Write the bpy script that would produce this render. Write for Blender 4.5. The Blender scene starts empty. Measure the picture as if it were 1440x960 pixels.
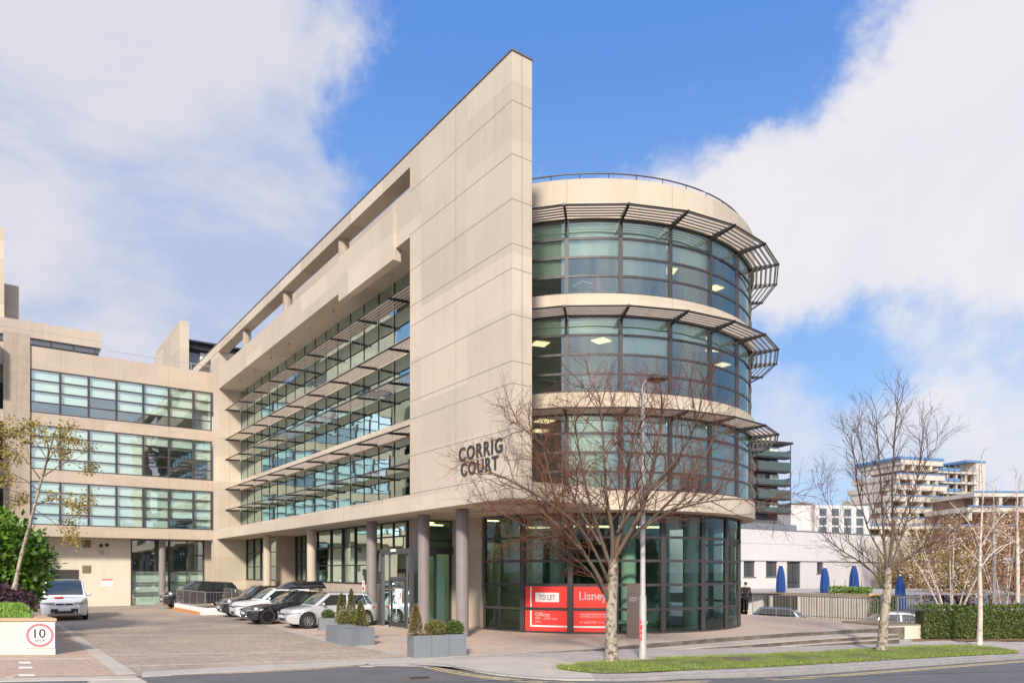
import bpy, math, random
from mathutils import Vector, Matrix
R = math.radians
C = bpy.context.scene.collection
SC = bpy.context.scene

# ---------------------------------------------------------------- camera, sky, sun, exposure
CAMZ, FPX, CX, HY = 2.4, 1025.0, 720.0, 802.0
cam = bpy.data.cameras.new('camera'); camo = bpy.data.objects.new('camera', cam); C.objects.link(camo)
camo.location = (0, 0, CAMZ); camo.rotation_euler = (R(90), 0, 0)
cam.sensor_width = 36; cam.lens = 36*FPX/1440; cam.shift_y = (HY-480)/1440; cam.clip_end = 4000; cam.clip_start = .1
SC.camera = camo
SC.render.resolution_x = 1024; SC.render.resolution_y = 682
SC.view_settings.view_transform = 'Standard'; SC.view_settings.look = 'None'
SC.view_settings.exposure = 0.62; SC.view_settings.gamma = 1

SUN_EL = 30.5
sdx, sdy = -0.10, -0.995                     # towards the sun, on the ground plane
SUN_AZ = math.atan2(sdx, sdy)
sun = bpy.data.lights.new('sun', 'SUN'); sun.energy = 3.3; sun.angle = R(6.0); sun.color = (1.0, .90, .77)
suno = bpy.data.objects.new('sun', sun); C.objects.link(suno)
ce = math.cos(R(SUN_EL))
suno.rotation_euler = Vector((-sdx*ce, -sdy*ce, -math.sin(R(SUN_EL)))).to_track_quat('-Z', 'Y').to_euler()
suno.location = (-20, -30, 40)

W = bpy.data.worlds.new('World'); SC.world = W; W.use_nodes = True
def build_world():
    nt = W.node_tree; N = nt.nodes; L = nt.links; N.clear()
    def nd(t, **k):
        n = N.new(t)
        for a, b in k.items(): setattr(n, a, b)
        return n
    def mth(op, a, b=None, clamp=False):
        n = nd('ShaderNodeMath', operation=op, use_clamp=clamp)
        for i, v in enumerate((a, b)):
            if v is None: continue
            if isinstance(v, (int, float)): n.inputs[i].default_value = v
            else: L.new(v, n.inputs[i])
        return n.outputs[0]
    out = nd('ShaderNodeOutputWorld'); bg = nd('ShaderNodeBackground'); bg.inputs[1].default_value = 0.12
    sky = nd('ShaderNodeTexSky', sky_type='NISHITA', sun_disc=False)
    sky.sun_elevation = R(SUN_EL); sky.sun_rotation = SUN_AZ; sky.air_density = 1.0; sky.dust_density = .4; sky.ozone_density = 1.6
    tc = nd('ShaderNodeTexCoord'); nrm = nd('ShaderNodeVectorMath', operation='NORMALIZE'); L.new(tc.outputs['Generated'], nrm.inputs[0])
    d = nrm.outputs[0]
    def noise(scale, det, rough, dist=0, off=(0, 0, 0), sc=(1, 1, 1)):
        mp = nd('ShaderNodeMapping'); mp.inputs['Location'].default_value = off; mp.inputs['Scale'].default_value = sc
        L.new(d, mp.inputs[0])
        n = nd('ShaderNodeTexNoise'); n.inputs['Scale'].default_value = scale; n.inputs['Detail'].default_value = det
        n.inputs['Roughness'].default_value = rough; n.inputs['Distortion'].default_value = dist
        L.new(mp.outputs[0], n.inputs['Vector']); return n.outputs['Fac']
    def vdir(px, py):
        return Vector(((px-CX)/FPX, 1, (HY-py)/FPX)).normalized()
    base = mth('MULTIPLY', mth('SUBTRACT', noise(2.6, 9, .62, .35, (3.1, 1.7, .4), (1, 1, 1.4)), .5), 3.4)
    fine = mth('MULTIPLY', mth('SUBTRACT', noise(8.5, 9, .64, .4, (7.1, 2.7, 1.4)), .5), 1.15)
    dens = mth('ADD', base, fine)
    dens = mth('ADD', dens, .06)
    # the lobes are read through a turbulent direction so that their edges billow
    wn = nd('ShaderNodeTexNoise'); wn.inputs['Scale'].default_value = 3.4; wn.inputs['Detail'].default_value = 8; wn.inputs['Roughness'].default_value = .6; L.new(d, wn.inputs['Vector'])
    wc = nd('ShaderNodeVectorMath', operation='SUBTRACT'); L.new(wn.outputs['Color'], wc.inputs[0]); wc.inputs[1].default_value = (.5, .5, .5)
    ws = nd('ShaderNodeVectorMath', operation='SCALE'); L.new(wc.outputs[0], ws.inputs[0]); ws.inputs['Scale'].default_value = .42
    wa = nd('ShaderNodeVectorMath', operation='ADD'); L.new(d, wa.inputs[0]); L.new(ws.outputs[0], wa.inputs[1])
    wd = nd('ShaderNodeVectorMath', operation='NORMALIZE'); L.new(wa.outputs[0], wd.inputs[0]); dw = wd.outputs[0]
    lobes = [(-60, 130, 24, .75), (170, 30, 16, .6), (300, 160, 14, .6), (390, 70, 9, .5), (150, 330, 18, .45), (330, 330, 11, .4), (30, 560, 12, .3),
             (630, 90, 10, -1.0), (560, 250, 8, -.7), (800, 40, 11, -.9), (1000, 50, 11, -1.0), (1060, 90, 7, -.3), (700, 160, 8, -.5), (780, 210, 4, -.1), (850, 150, 10, .55),
             (880, 190, 7.0, .62), (1010, 235, 6, .5), (960, 150, 5, .25), (1440, 90, 14, .75), (1280, 230, 11, .7), (1120, 270, 8, .7), (1440, 360, 12, .15), (1320, 400, 8, -.25), (1200, 470, 8, -.35), (1330, 500, 6, -.2), (110, 330, 7, -.35), (240, 430, 9, -.3), (180, 130, 6, -.25), (400, 250, 8, -.2), (1060, 220, 5, .3),
             (1170, 520, 8, -.45), (1280, 440, 6, -.1), (1400, 560, 10, .6), (1090, 600, 7, .6), (1240, 650, 9, .5), (500, 330, 6, -.2)]
    for px, py, rad, wt in lobes:
        dp = nd('ShaderNodeVectorMath', operation='DOT_PRODUCT'); L.new(dw, dp.inputs[0]); dp.inputs[1].default_value = vdir(px, py)
        mr = nd('ShaderNodeMapRange', interpolation_type='SMOOTHERSTEP'); L.new(dp.outputs['Value'], mr.inputs['Value'])
        mr.inputs['From Min'].default_value = math.cos(R(rad*1.25)); mr.inputs['From Max'].default_value = 1.0
        mr.inputs['To Min'].default_value = 0; mr.inputs['To Max'].default_value = wt*.88
        dens = mth('ADD', dens, mr.outputs[0])
    for dv, rad, wt in (((-.1, -1, .45), 62, .8), ((.9, -.45, .5), 45, .5)):
        dp = nd('ShaderNodeVectorMath', operation='DOT_PRODUCT'); L.new(d, dp.inputs[0]); dp.inputs[1].default_value = Vector(dv).normalized()
        mr = nd('ShaderNodeMapRange', interpolation_type='SMOOTHERSTEP'); L.new(dp.outputs['Value'], mr.inputs['Value'])
        mr.inputs['From Min'].default_value = math.cos(R(rad)); mr.inputs['To Max'].default_value = wt; dens = mth('ADD', dens, mr.outputs[0])
    cov = nd('ShaderNodeMapRange', interpolation_type='SMOOTHSTEP'); L.new(dens, cov.inputs['Value'])
    cov.inputs['From Min'].default_value = -.38; cov.inputs['From Max'].default_value = 1.05
    cov.inputs['To Max'].default_value = .93
    # cloud body: whiter where thick, lavender grey in its folds
    fold = noise(3.2, 7, .58, .4, (11, 4, 2), (1, 1, 1.6))
    fr = nd('ShaderNodeMapRange', interpolation_type='SMOOTHSTEP'); L.new(fold, fr.inputs['Value'])
    fr.inputs['From Min'].default_value = .36; fr.inputs['From Max'].default_value = .60
    cc = nd('ShaderNodeMixRGB'); L.new(fr.outputs[0], cc.inputs['Fac'])
    cc.inputs['Color1'].default_value = (2.6, 3.05, 4.2, 1); cc.inputs['Color2'].default_value = (4.2, 4.1, 4.4, 1)
    # brighter clouds towards the right-hand side of the view
    dr = nd('ShaderNodeVectorMath', operation='DOT_PRODUCT'); L.new(d, dr.inputs[0]); dr.inputs[1].default_value = vdir(1330, 200)
    dm = nd('ShaderNodeMapRange'); L.new(dr.outputs['Value'], dm.inputs['Value']); dm.inputs['From Min'].default_value = .80; dm.inputs['From Max'].default_value = .98
    dm.inputs['To Min'].default_value = 0; dm.inputs['To Max'].default_value = .75
    cw = nd('ShaderNodeMixRGB'); L.new(dm.outputs[0], cw.inputs['Fac']); L.new(cc.outputs[0], cw.inputs['Color1']); cw.inputs['Color2'].default_value = (5.2, 4.95, 4.9, 1)
    # the blue between the clouds, deeper than the raw sky model low down
    hs = nd('ShaderNodeHueSaturation'); hs.inputs['Saturation'].default_value = 1.12; hs.inputs['Value'].default_value = 1.0; L.new(sky.outputs[0], hs.inputs['Color'])
    tint = nd('ShaderNodeMixRGB', blend_type='MIX'); tint.inputs['Fac'].default_value = .85
    L.new(hs.outputs[0], tint.inputs['Color1'])
    sp = nd('ShaderNodeSeparateXYZ'); L.new(d, sp.inputs[0])
    el = nd('ShaderNodeMapRange'); L.new(sp.outputs[2], el.inputs['Value']); el.inputs['From Min'].default_value = .08; el.inputs['From Max'].default_value = .60
    bl = nd('ShaderNodeMixRGB'); L.new(el.outputs[0], bl.inputs['Fac'])
    bl.inputs['Color1'].default_value = (2.0, 3.25, 5.3, 1); bl.inputs['Color2'].default_value = (.62, 1.62, 4.3, 1)
    L.new(bl.outputs[0], tint.inputs['Color2'])
    # clouds on the sun's side of the sky are brighter
    ds = nd('ShaderNodeVectorMath', operation='DOT_PRODUCT'); L.new(d, ds.inputs[0]); ds.inputs[1].default_value = (sdx*ce, sdy*ce, math.sin(R(SUN_EL)))
    bm_ = nd('ShaderNodeMapRange'); L.new(ds.outputs['Value'], bm_.inputs['Value']); bm_.inputs['From Min'].default_value = -.1; bm_.inputs['From Max'].default_value = .95
    bm_.inputs['To Min'].default_value = 1.0; bm_.inputs['To Max'].default_value = 2.0
    cb = nd('ShaderNodeVectorMath', operation='SCALE'); L.new(cw.outputs[0], cb.inputs[0]); L.new(bm_.outputs[0], cb.inputs['Scale'])
    mx = nd('ShaderNodeMixRGB'); L.new(cov.outputs[0], mx.inputs['Fac']); L.new(tint.outputs[0], mx.inputs['Color1']); L.new(cb.outputs[0], mx.inputs['Color2'])
    L.new(mx.outputs[0], bg.inputs[0]); L.new(bg.outputs[0], out.inputs[0])
build_world()

# ---------------------------------------------------------------- the site's frame: r = into the building, t = along the long front
U = Vector((-734, 1025, 0)).normalized(); Nn = Vector((U.y, -U.x, 0)); P0 = Vector((-1.673, 24.5, 0))
ANG = math.atan2(Nn.y, Nn.x)
def wl(r, t, z=0): return P0 + Nn*r + U*t + Vector((0, 0, z))
def lc(p):
    d = Vector((p[0], p[1], 0)) - P0; return d.dot(Nn), d.dot(U)
def zf(r, t=0): return -max(0.0, min(.62, .031*r))          # the footway and road fall gently to the right
def gp(px, py, z=0.0):                                       # a point of the ground seen at a pixel, at height z
    Y = (z-CAMZ)*FPX/(HY-py); return Vector(((px-CX)/FPX*Y, Y, z))
def gps(px, py, dz=0.0):                                     # same on the sloping footway
    z = 0.0
    for _ in range(12):
        p = gp(px, py, z+dz); z = zf(*lc(p))
    return gp(px, py, z+dz)

# ---------------------------------------------------------------- materials
def mat(name, base, rough=.7, metal=0, spec=.5, var=None, nscale=3, bump=0, bscale=40, streak=0, coat=0, island=None, emis=None, lo=.3, hi=.7, panel=0):
    m = bpy.data.materials.new(name); m.use_nodes = True; nt = m.node_tree; N = nt.nodes; L = nt.links
    b = N['Principled BSDF']; b.inputs['Base Color'].default_value = (*base, 1); b.inputs['Roughness'].default_value = rough
    b.inputs['Metallic'].default_value = metal; b.inputs['Specular IOR Level'].default_value = spec; b.inputs['Coat Weight'].default_value = coat
    b.inputs['Coat Roughness'].default_value = .05
    if emis: b.inputs['Emission Color'].default_value = (*emis[0], 1); b.inputs['Emission Strength'].default_value = emis[1]
    tc = N.new('ShaderNodeTexCoord')
    col = None
    if var:
        n = N.new('ShaderNodeTexNoise'); n.inputs['Scale'].default_value = nscale; n.inputs['Detail'].default_value = 8; n.inputs['Roughness'].default_value = .65
        L.new(tc.outputs['Object'], n.inputs['Vector'])
        cr = N.new('ShaderNodeMapRange'); cr.inputs['From Min'].default_value = lo; cr.inputs['From Max'].default_value = hi; L.new(n.outputs['Fac'], cr.inputs['Value'])
        mx = N.new('ShaderNodeMixRGB'); mx.inputs['Color1'].default_value = (*base, 1); mx.inputs['Color2'].default_value = (*var, 1)
        L.new(cr.outputs[0], mx.inputs['Fac']); col = mx.outputs[0]
    if streak:
        mp = N.new('ShaderNodeMapping'); mp.inputs['Scale'].default_value = (2.4, 2.4, .12); L.new(tc.outputs['Object'], mp.inputs[0])
        n2 = N.new('ShaderNodeTexNoise'); n2.inputs['Scale'].default_value = 1.6; n2.inputs['Detail'].default_value = 7; n2.inputs['Roughness'].default_value = .7; L.new(mp.outputs[0], n2.inputs['Vector'])
        c2 = N.new('ShaderNodeMapRange'); c2.inputs['From Min'].default_value = .5; c2.inputs['From Max'].default_value = .78; c2.inputs['To Max'].default_value = streak; L.new(n2.outputs['Fac'], c2.inputs['Value'])
        m2 = N.new('ShaderNodeMixRGB'); m2.blend_type = 'MULTIPLY'; m2.inputs['Color2'].default_value = (.52, .47, .42, 1)
        L.new(c2.outputs[0], m2.inputs['Fac'])
        if col: L.new(col, m2.inputs['Color1'])
        else: m2.inputs['Color1'].default_value = (*base, 1)
        col = m2.outputs[0]
    if panel:
        mp = N.new('ShaderNodeVectorMath'); mp.operation = 'ADD'; mp.inputs[1].default_value = (.37, .325, .09); L.new(tc.outputs['Object'], mp.inputs[0])
        dv = N.new('ShaderNodeVectorMath'); dv.operation = 'DIVIDE'; dv.inputs[1].default_value = (3.2, 3.2, 1.74); L.new(mp.outputs[0], dv.inputs[0])
        fl = N.new('ShaderNodeVectorMath'); fl.operation = 'FLOOR'; L.new(dv.outputs[0], fl.inputs[0])
        wn = N.new('ShaderNodeTexWhiteNoise'); wn.noise_dimensions = '3D'; L.new(fl.outputs[0], wn.inputs['Vector'])
        pr = N.new('ShaderNodeMapRange'); pr.inputs['To Min'].default_value = 1-panel; pr.inputs['To Max'].default_value = 1+panel*.4; L.new(wn.outputs['Value'], pr.inputs['Value'])
        sm = N.new('ShaderNodeVectorMath'); sm.operation = 'SCALE'; L.new(col, sm.inputs[0]); L.new(pr.outputs[0], sm.inputs['Scale']); col = sm.outputs[0]
    if island:
        g = N.new('ShaderNodeNewGeometry'); m3 = N.new('ShaderNodeMixRGB'); m3.inputs['Color1'].default_value = (*base, 1); m3.inputs['Color2'].default_value = (*island, 1)
        L.new(g.outputs['Random Per Island'], m3.inputs['Fac']); col = m3.outputs[0]
    if col: L.new(col, b.inputs['Base Color'])
    if bump:
        n3 = N.new('ShaderNodeTexNoise'); n3.inputs['Scale'].default_value = bscale; n3.inputs['Detail'].default_value = 6; L.new(tc.outputs['Object'], n3.inputs['Vector'])
        bp = N.new('ShaderNodeBump'); bp.inputs['Strength'].default_value = bump; bp.inputs['Distance'].default_value = .02
        L.new(n3.outputs['Fac'], bp.inputs['Height']); L.new(bp.outputs[0], b.inputs['Normal'])
    return m

def paver(name, c1, c2, mortar, ang=0.0, scale=1.0, dirt=(.30, .27, .24), damp=.5, bw=.2, bh=.1, mrt=.006, tintscale=.35):
    m = bpy.data.materials.new(name); m.use_nodes = True; nt = m.node_tree; N = nt.nodes; L = nt.links; b = N['Principled BSDF']
    tc = N.new('ShaderNodeTexCoord'); mp = N.new('ShaderNodeMapping'); mp.inputs['Rotation'].default_value = (0, 0, ang); L.new(tc.outputs['Object'], mp.inputs[0])
    br = N.new('ShaderNodeTexBrick'); br.inputs['Scale'].default_value = scale; br.inputs['Brick Width'].default_value = bw; br.inputs['Row Height'].default_value = bh
    br.inputs['Mortar Size'].default_value = mrt; br.inputs['Mortar Smooth'].default_value = .3; br.inputs['Bias'].default_value = 0
    br.inputs['Color1'].default_value = (*c1, 1); br.inputs['Color2'].default_value = (*c2, 1); br.inputs['Mortar'].default_value = (*mortar, 1)
    L.new(mp.outputs[0], br.inputs['Vector'])
    n = N.new('ShaderNodeTexNoise'); n.inputs['Scale'].default_value = tintscale; n.inputs['Detail'].default_value = 10; n.inputs['Roughness'].default_value = .68; n.inputs['Distortion'].default_value = .6; L.new(tc.outputs['Object'], n.inputs['Vector'])
    r1 = N.new('ShaderNodeMapRange'); r1.inputs['From Min'].default_value = .42; r1.inputs['From Max'].default_value = .68; r1.inputs['To Max'].default_value = damp; L.new(n.outputs['Fac'], r1.inputs['Value'])
    mx = N.new('ShaderNodeMixRGB'); mx.blend_type = 'MIX'; L.new(r1.outputs[0], mx.inputs['Fac']); L.new(br.outputs['Color'], mx.inputs['Color1']); mx.inputs['Color2'].default_value = (*dirt, 1)
    n2 = N.new('ShaderNodeTexNoise'); n2.inputs['Scale'].default_value = 7; n2.inputs['Detail'].default_value = 6; L.new(tc.outputs['Object'], n2.inputs['Vector'])
    m2 = N.new('ShaderNodeMixRGB'); m2.blend_type = 'OVERLAY'; m2.inputs['Fac'].default_value = .45; L.new(mx.outputs[0], m2.inputs['Color1']); L.new(n2.outputs['Fac'], m2.inputs['Color2'])
    L.new(m2.outputs[0], b.inputs['Base Color']); b.inputs['Roughness'].default_value = .85
    bp = N.new('ShaderNodeBump'); bp.inputs['Strength'].default_value = .35; bp.inputs['Distance'].default_value = .01; L.new(br.outputs['Fac'], bp.inputs['Height']); bp.invert = True
    L.new(bp.outputs[0], b.inputs['Normal'])
    return m

def glass(name, tint, refl_ior=1.9, rough=.0, minr=.0, gcol=(.90, .98, .95)):
    m = bpy.data.materials.new(name); m.use_nodes = True; nt = m.node_tree; N = nt.nodes; L = nt.links; N.clear()
    o = N.new('ShaderNodeOutputMaterial'); mix = N.new('ShaderNodeMixShader'); tr = N.new('ShaderNodeBsdfTransparent'); gl = N.new('ShaderNodeBsdfGlossy')
    fr = N.new('ShaderNodeFresnel'); fr.inputs['IOR'].default_value = refl_ior
    geo = N.new('ShaderNodeNewGeometry')
    nz = N.new('ShaderNodeTexNoise'); nz.inputs['Scale'].default_value = .45; nz.inputs['Detail'].default_value = 1; L.new(N.new('ShaderNodeTexCoord').outputs['Object'], nz.inputs['Vector'])
    bp = N.new('ShaderNodeBump'); bp.inputs['Strength'].default_value = .12; bp.inputs['Distance'].default_value = .03; L.new(nz.outputs['Fac'], bp.inputs['Height']); L.new(bp.outputs[0], gl.inputs['Normal'])
    ad = N.new('ShaderNodeMath'); ad.operation = 'ADD'; ad.use_clamp = True; ad.inputs[1].default_value = minr; L.new(fr.outputs[0], ad.inputs[0])
    tr.inputs[0].default_value = (*tint, 1); gl.inputs[0].default_value = (*gcol, 1); gl.inputs['Roughness'].default_value = rough
    L.new(ad.outputs[0], mix.inputs[0]); L.new(tr.outputs[0], mix.inputs[1]); L.new(gl.outputs[0], mix.inputs[2]); L.new(mix.outputs[0], o.inputs[0])
    return m

M = {}
M['stone'] = mat('pale_stone', (.575, .492, .385), .85, var=(.515, .438, .34), nscale=.5, bump=.12, bscale=60, streak=.22, panel=.15)
M['stone_pink'] = mat('pinkish_stone', (.50, .415, .33), .85, var=(.44, .365, .29), nscale=.5, bump=.12, bscale=60, streak=.3, panel=.08)
M['stone_dark'] = mat('weathered_stone', (.42, .345, .27), .9, var=(.34, .28, .22), nscale=1.4, bump=.15, bscale=50, streak=.6)
M['joint'] = mat('joint_shadow_gap', (.20, .165, .13), .9)
M['render'] = mat('cream_render', (.66, .60, .49), .85, var=(.61, .55, .45), nscale=.7, streak=.25)
M['white_render'] = mat('white_render', (.62, .59, .58), .8, var=(.56, .535, .53), nscale=.5, streak=.15)
M['frame'] = mat('bronze_grey_frame', (.052, .046, .048), .5, metal=.2, var=(.065, .058, .058), nscale=5)
M['frame_dark'] = mat('dark_frame', (.030, .031, .034), .45, metal=.2)
M['louvre'] = mat('pale_metal_blade', (.72, .63, .57), .6, var=(.62, .54, .49), nscale=2)
M['column'] = mat('mauve_grey_column_paint', (.25, .22, .215), .42, var=(.22, .19, .185), nscale=2)
M['steel'] = mat('galvanised_steel', (.52, .51, .49), .6, metal=.2, var=(.38, .375, .36), nscale=7)
M['rail'] = mat('brushed_rail', (.42, .40, .38), .35, metal=.8)
M['roof'] = mat('roof_felt', (.16, .16, .16), .9, var=(.12, .12, .12))
M['ceiling'] = mat('office_ceiling', (.60, .60, .55), .9)
M['inwall'] = mat('office_core_wall', (.26, .31, .27), .9, var=(.14, .17, .15), nscale=.45)
M['carpet'] = mat('office_carpet', (.10, .11, .12), .95)
M['blind'] = mat('roller_blind', (.88, .92, .85), .85, var=(.80, .86, .78), nscale=.6)
M['light'] = mat('ceiling_light_panel', (.9, .80, .6), .5, emis=((1, .78, .46), 1.0))
M['glass'] = glass('green_tinted_glass', (.62, .80, .69), 1.5, minr=.06, gcol=(.52, .66, .64))
M['glass_drum'] = glass('drum_tinted_glass', (.84, .95, .86), 2.0, minr=.12, gcol=(.88, 1, .90))
M['glass_wing'] = glass('silvered_green_glass', (.76, .86, .82), 2.2, minr=.16, gcol=(.92, 1, .97))
M['glass_lobby'] = glass('lobby_glass', (.62, .86, .76), 1.55, minr=.02, gcol=(.80, .98, .9))
M['desk'] = mat('office_furniture', (.25, .24, .23), .6)
M['chair_blue'] = mat('blue_upholstery', (.04, .10, .30), .7)
M['chair_pink'] = mat('pink_upholstery', (.50, .10, .25), .7)
M['asphalt'] = mat('asphalt', (.155, .152, .153), .9, var=(.115, .113, .115), nscale=1.1, bump=.5, bscale=220)
M['concrete'] = mat('concrete_slab', (.50, .45, .38), .9, var=(.40, .36, .305), nscale=1.0, bump=.15, bscale=90)
M['kerb'] = mat('granite_kerb', (.34, .325, .31), .85, var=(.24, .225, .21), nscale=3, bump=.2, bscale=80)
M['step'] = mat('step_stone', (.47, .42, .36), .85, var=(.37, .33, .28), nscale=2.2, bump=.1)
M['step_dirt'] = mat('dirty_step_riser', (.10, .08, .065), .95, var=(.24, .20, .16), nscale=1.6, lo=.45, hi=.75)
M['carpark'] = paver('carpark_brick', (.50, .385, .285), (.36, .285, .22), (.23, .19, .155), R(35.6), 1, dirt=(.21, .185, .17), damp=.85, tintscale=.22)
M['plaza'] = paver('plaza_brick', (.56, .41, .31), (.46, .345, .27), (.36, .28, .22), R(35.6), 1, dirt=(.46, .37, .30), damp=.5)
M['leftpave'] = paver('buff_brick', (.54, .37, .27), (.42, .30, .225), (.28, .22, .17), R(5), 1, dirt=(.33, .27, .23), damp=.45)
M['footway'] = paver('footway_slab', (.44, .395, .355), (.38, .34, .31), (.22, .195, .175), R(35.6), 1, dirt=(.31, .275, .25), damp=.6, bw=.9, bh=.6, mrt=.008)
M['band'] = mat('pale_stone_band', (.46, .42, .37), .85, var=(.38, .345, .30), nscale=2.5, bump=.1)
M['soil'] = mat('leafy_soil', (.15, .095, .055), .95, var=(.26, .16, .085), nscale=9, bump=.5, bscale=60)
M['grassbed'] = mat('turf', (.10, .15, .025), .95, var=(.27, .22, .10), nscale=1.3, lo=.45, hi=.7, bump=.6, bscale=120)
M['grass'] = mat('grass_blade', (.10, .19, .02), .8, island=(.30, .34, .08))
M['fallen'] = mat('fallen_leaf', (.36, .20, .07), .8, island=(.20, .10, .04))
M['yellow'] = mat('yellow_line_paint', (.62, .50, .24), .8, var=(.30, .25, .17), nscale=7)
M['white'] = mat('white_paint', (.78, .77, .74), .7, var=(.66, .65, .62), nscale=4)
M['manhole'] = mat('iron_cover', (.11, .085, .075), .8, var=(.16, .12, .10), nscale=10)
M['planter'] = mat('grey_zinc_planter', (.215, .235, .25), .5, metal=.15, var=(.19, .215, .24), nscale=1.6, streak=.3)
M['bark'] = mat('mottled_bark', (.40, .345, .27), .9, var=(.10, .08, .055), nscale=7, bump=1.0, bscale=22, lo=.46, hi=.62)
M['limb'] = mat('brown_limb_bark', (.085, .058, .043), .9, var=(.15, .11, .08), nscale=6)
M['twig'] = mat('red_brown_twig', (.12, .043, .022), .85)
M['twig_grey'] = mat('grey_brown_twig', (.065, .036, .028), .85)
M['twig_orange'] = mat('orange_brown_twig', (.27, .135, .08), .85)
M['birch'] = mat('white_birch_bark', (.56, .49, .41), .8, var=(.22, .17, .13), nscale=8, lo=.5, hi=.68)
M['laurel'] = mat('laurel_leaf', (.04, .125, .010), .42, island=(.19, .32, .03))
M['box'] = mat('box_leaf', (.040, .085, .012), .6, island=(.12, .17, .035))
M['conifer'] = mat('olive_conifer_leaf', (.10, .115, .02), .7, island=(.22, .19, .06))
M['brown_conifer'] = mat('browned_conifer_leaf', (.27, .18, .06), .75, island=(.17, .15, .05))
M['purple'] = mat('purple_leaf', (.045, .018, .028), .7, island=(.10, .045, .06))
M['lowgreen'] = mat('ground_cover_leaf', (.14, .26, .03), .7, island=(.25, .38, .07))
M['hedge'] = mat('hedge_leaf', (.05, .10, .015), .65, island=(.17, .21, .04))
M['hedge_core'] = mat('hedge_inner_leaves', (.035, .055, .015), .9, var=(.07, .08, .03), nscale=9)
M['orange_leaf'] = mat('yellow_brown_leaf', (.38, .26, .06), .75, island=(.18, .17, .045))
M['rust_leaf'] = mat('rust_autumn_leaf', (.36, .17, .08), .75, island=(.30, .22, .10))
M['pale_leaf'] = mat('pale_seed_leaf', (.60, .48, .38), .8, island=(.45, .36, .28))
M['tyre'] = mat('tyre_rubber', (.018, .018, .019), .8)
M['alloy'] = mat('alloy_rim', (.60, .60, .60), .3, metal=.85)
M['alloy_black'] = mat('black_rim', (.03, .03, .033), .35, metal=.5)
M['silver'] = mat('silver_car_paint', (.56, .57, .58), .28, metal=.4, coat=.8)
M['black_paint'] = mat('black_car_paint', (.012, .013, .018), .25, coat=1)
M['grey_paint'] = mat('dark_grey_car_paint', (.02, .022, .025), .22, coat=1)
M['white_paint'] = mat('white_car_paint', (.74, .75, .76), .25, coat=.8)
M['blue_paint'] = mat('blue_car_paint', (.07, .11, .18), .28, coat=.8)
M['carglass'] = mat('car_window_glass', (.022, .03, .03), .04, spec=1.0, coat=1)
M['blackplastic'] = mat('black_plastic', (.022, .022, .024), .5)
M['gloss_black'] = mat('gloss_black_shell', (.012, .012, .014), .18, coat=1)
M['lamp_lens'] = mat('headlamp_lens', (.30, .32, .34), .08, metal=.6, var=(.62, .64, .66), nscale=9, coat=1)
M['red_lens'] = mat('red_tail_lens', (.55, .02, .03), .2, coat=1)
M['plate'] = mat('number_plate', (.62, .62, .60), .5)
M['red'] = mat('sign_red', (.84, .045, .03), .5)
M['sign_white'] = mat('sign_white', (.85, .82, .80), .6)
M['sign_ink'] = mat('sign_grey_ink', (.30, .16, .17), .7)
M['letter'] = mat('charcoal_letter', (.045, .045, .048), .5)
M['ink'] = mat('black_ink', (.02, .02, .02), .6)
M['pylon'] = mat('bronze_sign_metal', (.27, .205, .17), .38, metal=.55, var=(.34, .235, .19), nscale=1.3)
M['parasol'] = mat('blue_parasol_cloth', (.010, .05, .20), .8, var=(.008, .05, .24), nscale=3)
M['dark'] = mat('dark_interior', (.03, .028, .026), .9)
M['slat'] = mat('pale_fence_slat', (.46, .41, .35), .7, var=(.36, .32, .27), nscale=3)
M['coping'] = mat('brown_coping', (.26, .20, .14), .85, var=(.20, .16, .11), nscale=3)
M['tan'] = mat('tan_brick', (.48, .33, .19), .85)
M['orangekerb'] = mat('orange_warning_paint', (.62, .25, .07), .7, var=(.45, .20, .08), nscale=3)
M['blue_edge'] = mat('blue_site_netting', (.10, .22, .42), .7)
M['site'] = mat('bare_concrete', (.60, .54, .46), .9, var=(.52, .46, .39), nscale=.2)
M['brick_dark'] = mat('red_brown_brick', (.16, .085, .065), .9, var=(.25, .15, .10), nscale=.6)
M['aptwall'] = mat('grey_cladding', (.085, .08, .085), .7, var=(.13, .12, .12), nscale=.5)
M['aptglass'] = mat('pale_green_balcony_glass', (.04, .065, .058), .2, spec=.7, coat=.6)
M['winglass'] = mat('dark_window_glass', (.07, .085, .09), .08, spec=.9, coat=.6)
M['skin'] = mat('skin', (.45, .28, .20), .6)
M['cloth_black'] = mat('black_cloth', (.015, .015, .017), .9)
M['hair'] = mat('dark_hair', (.02, .014, .01), .8)

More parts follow.
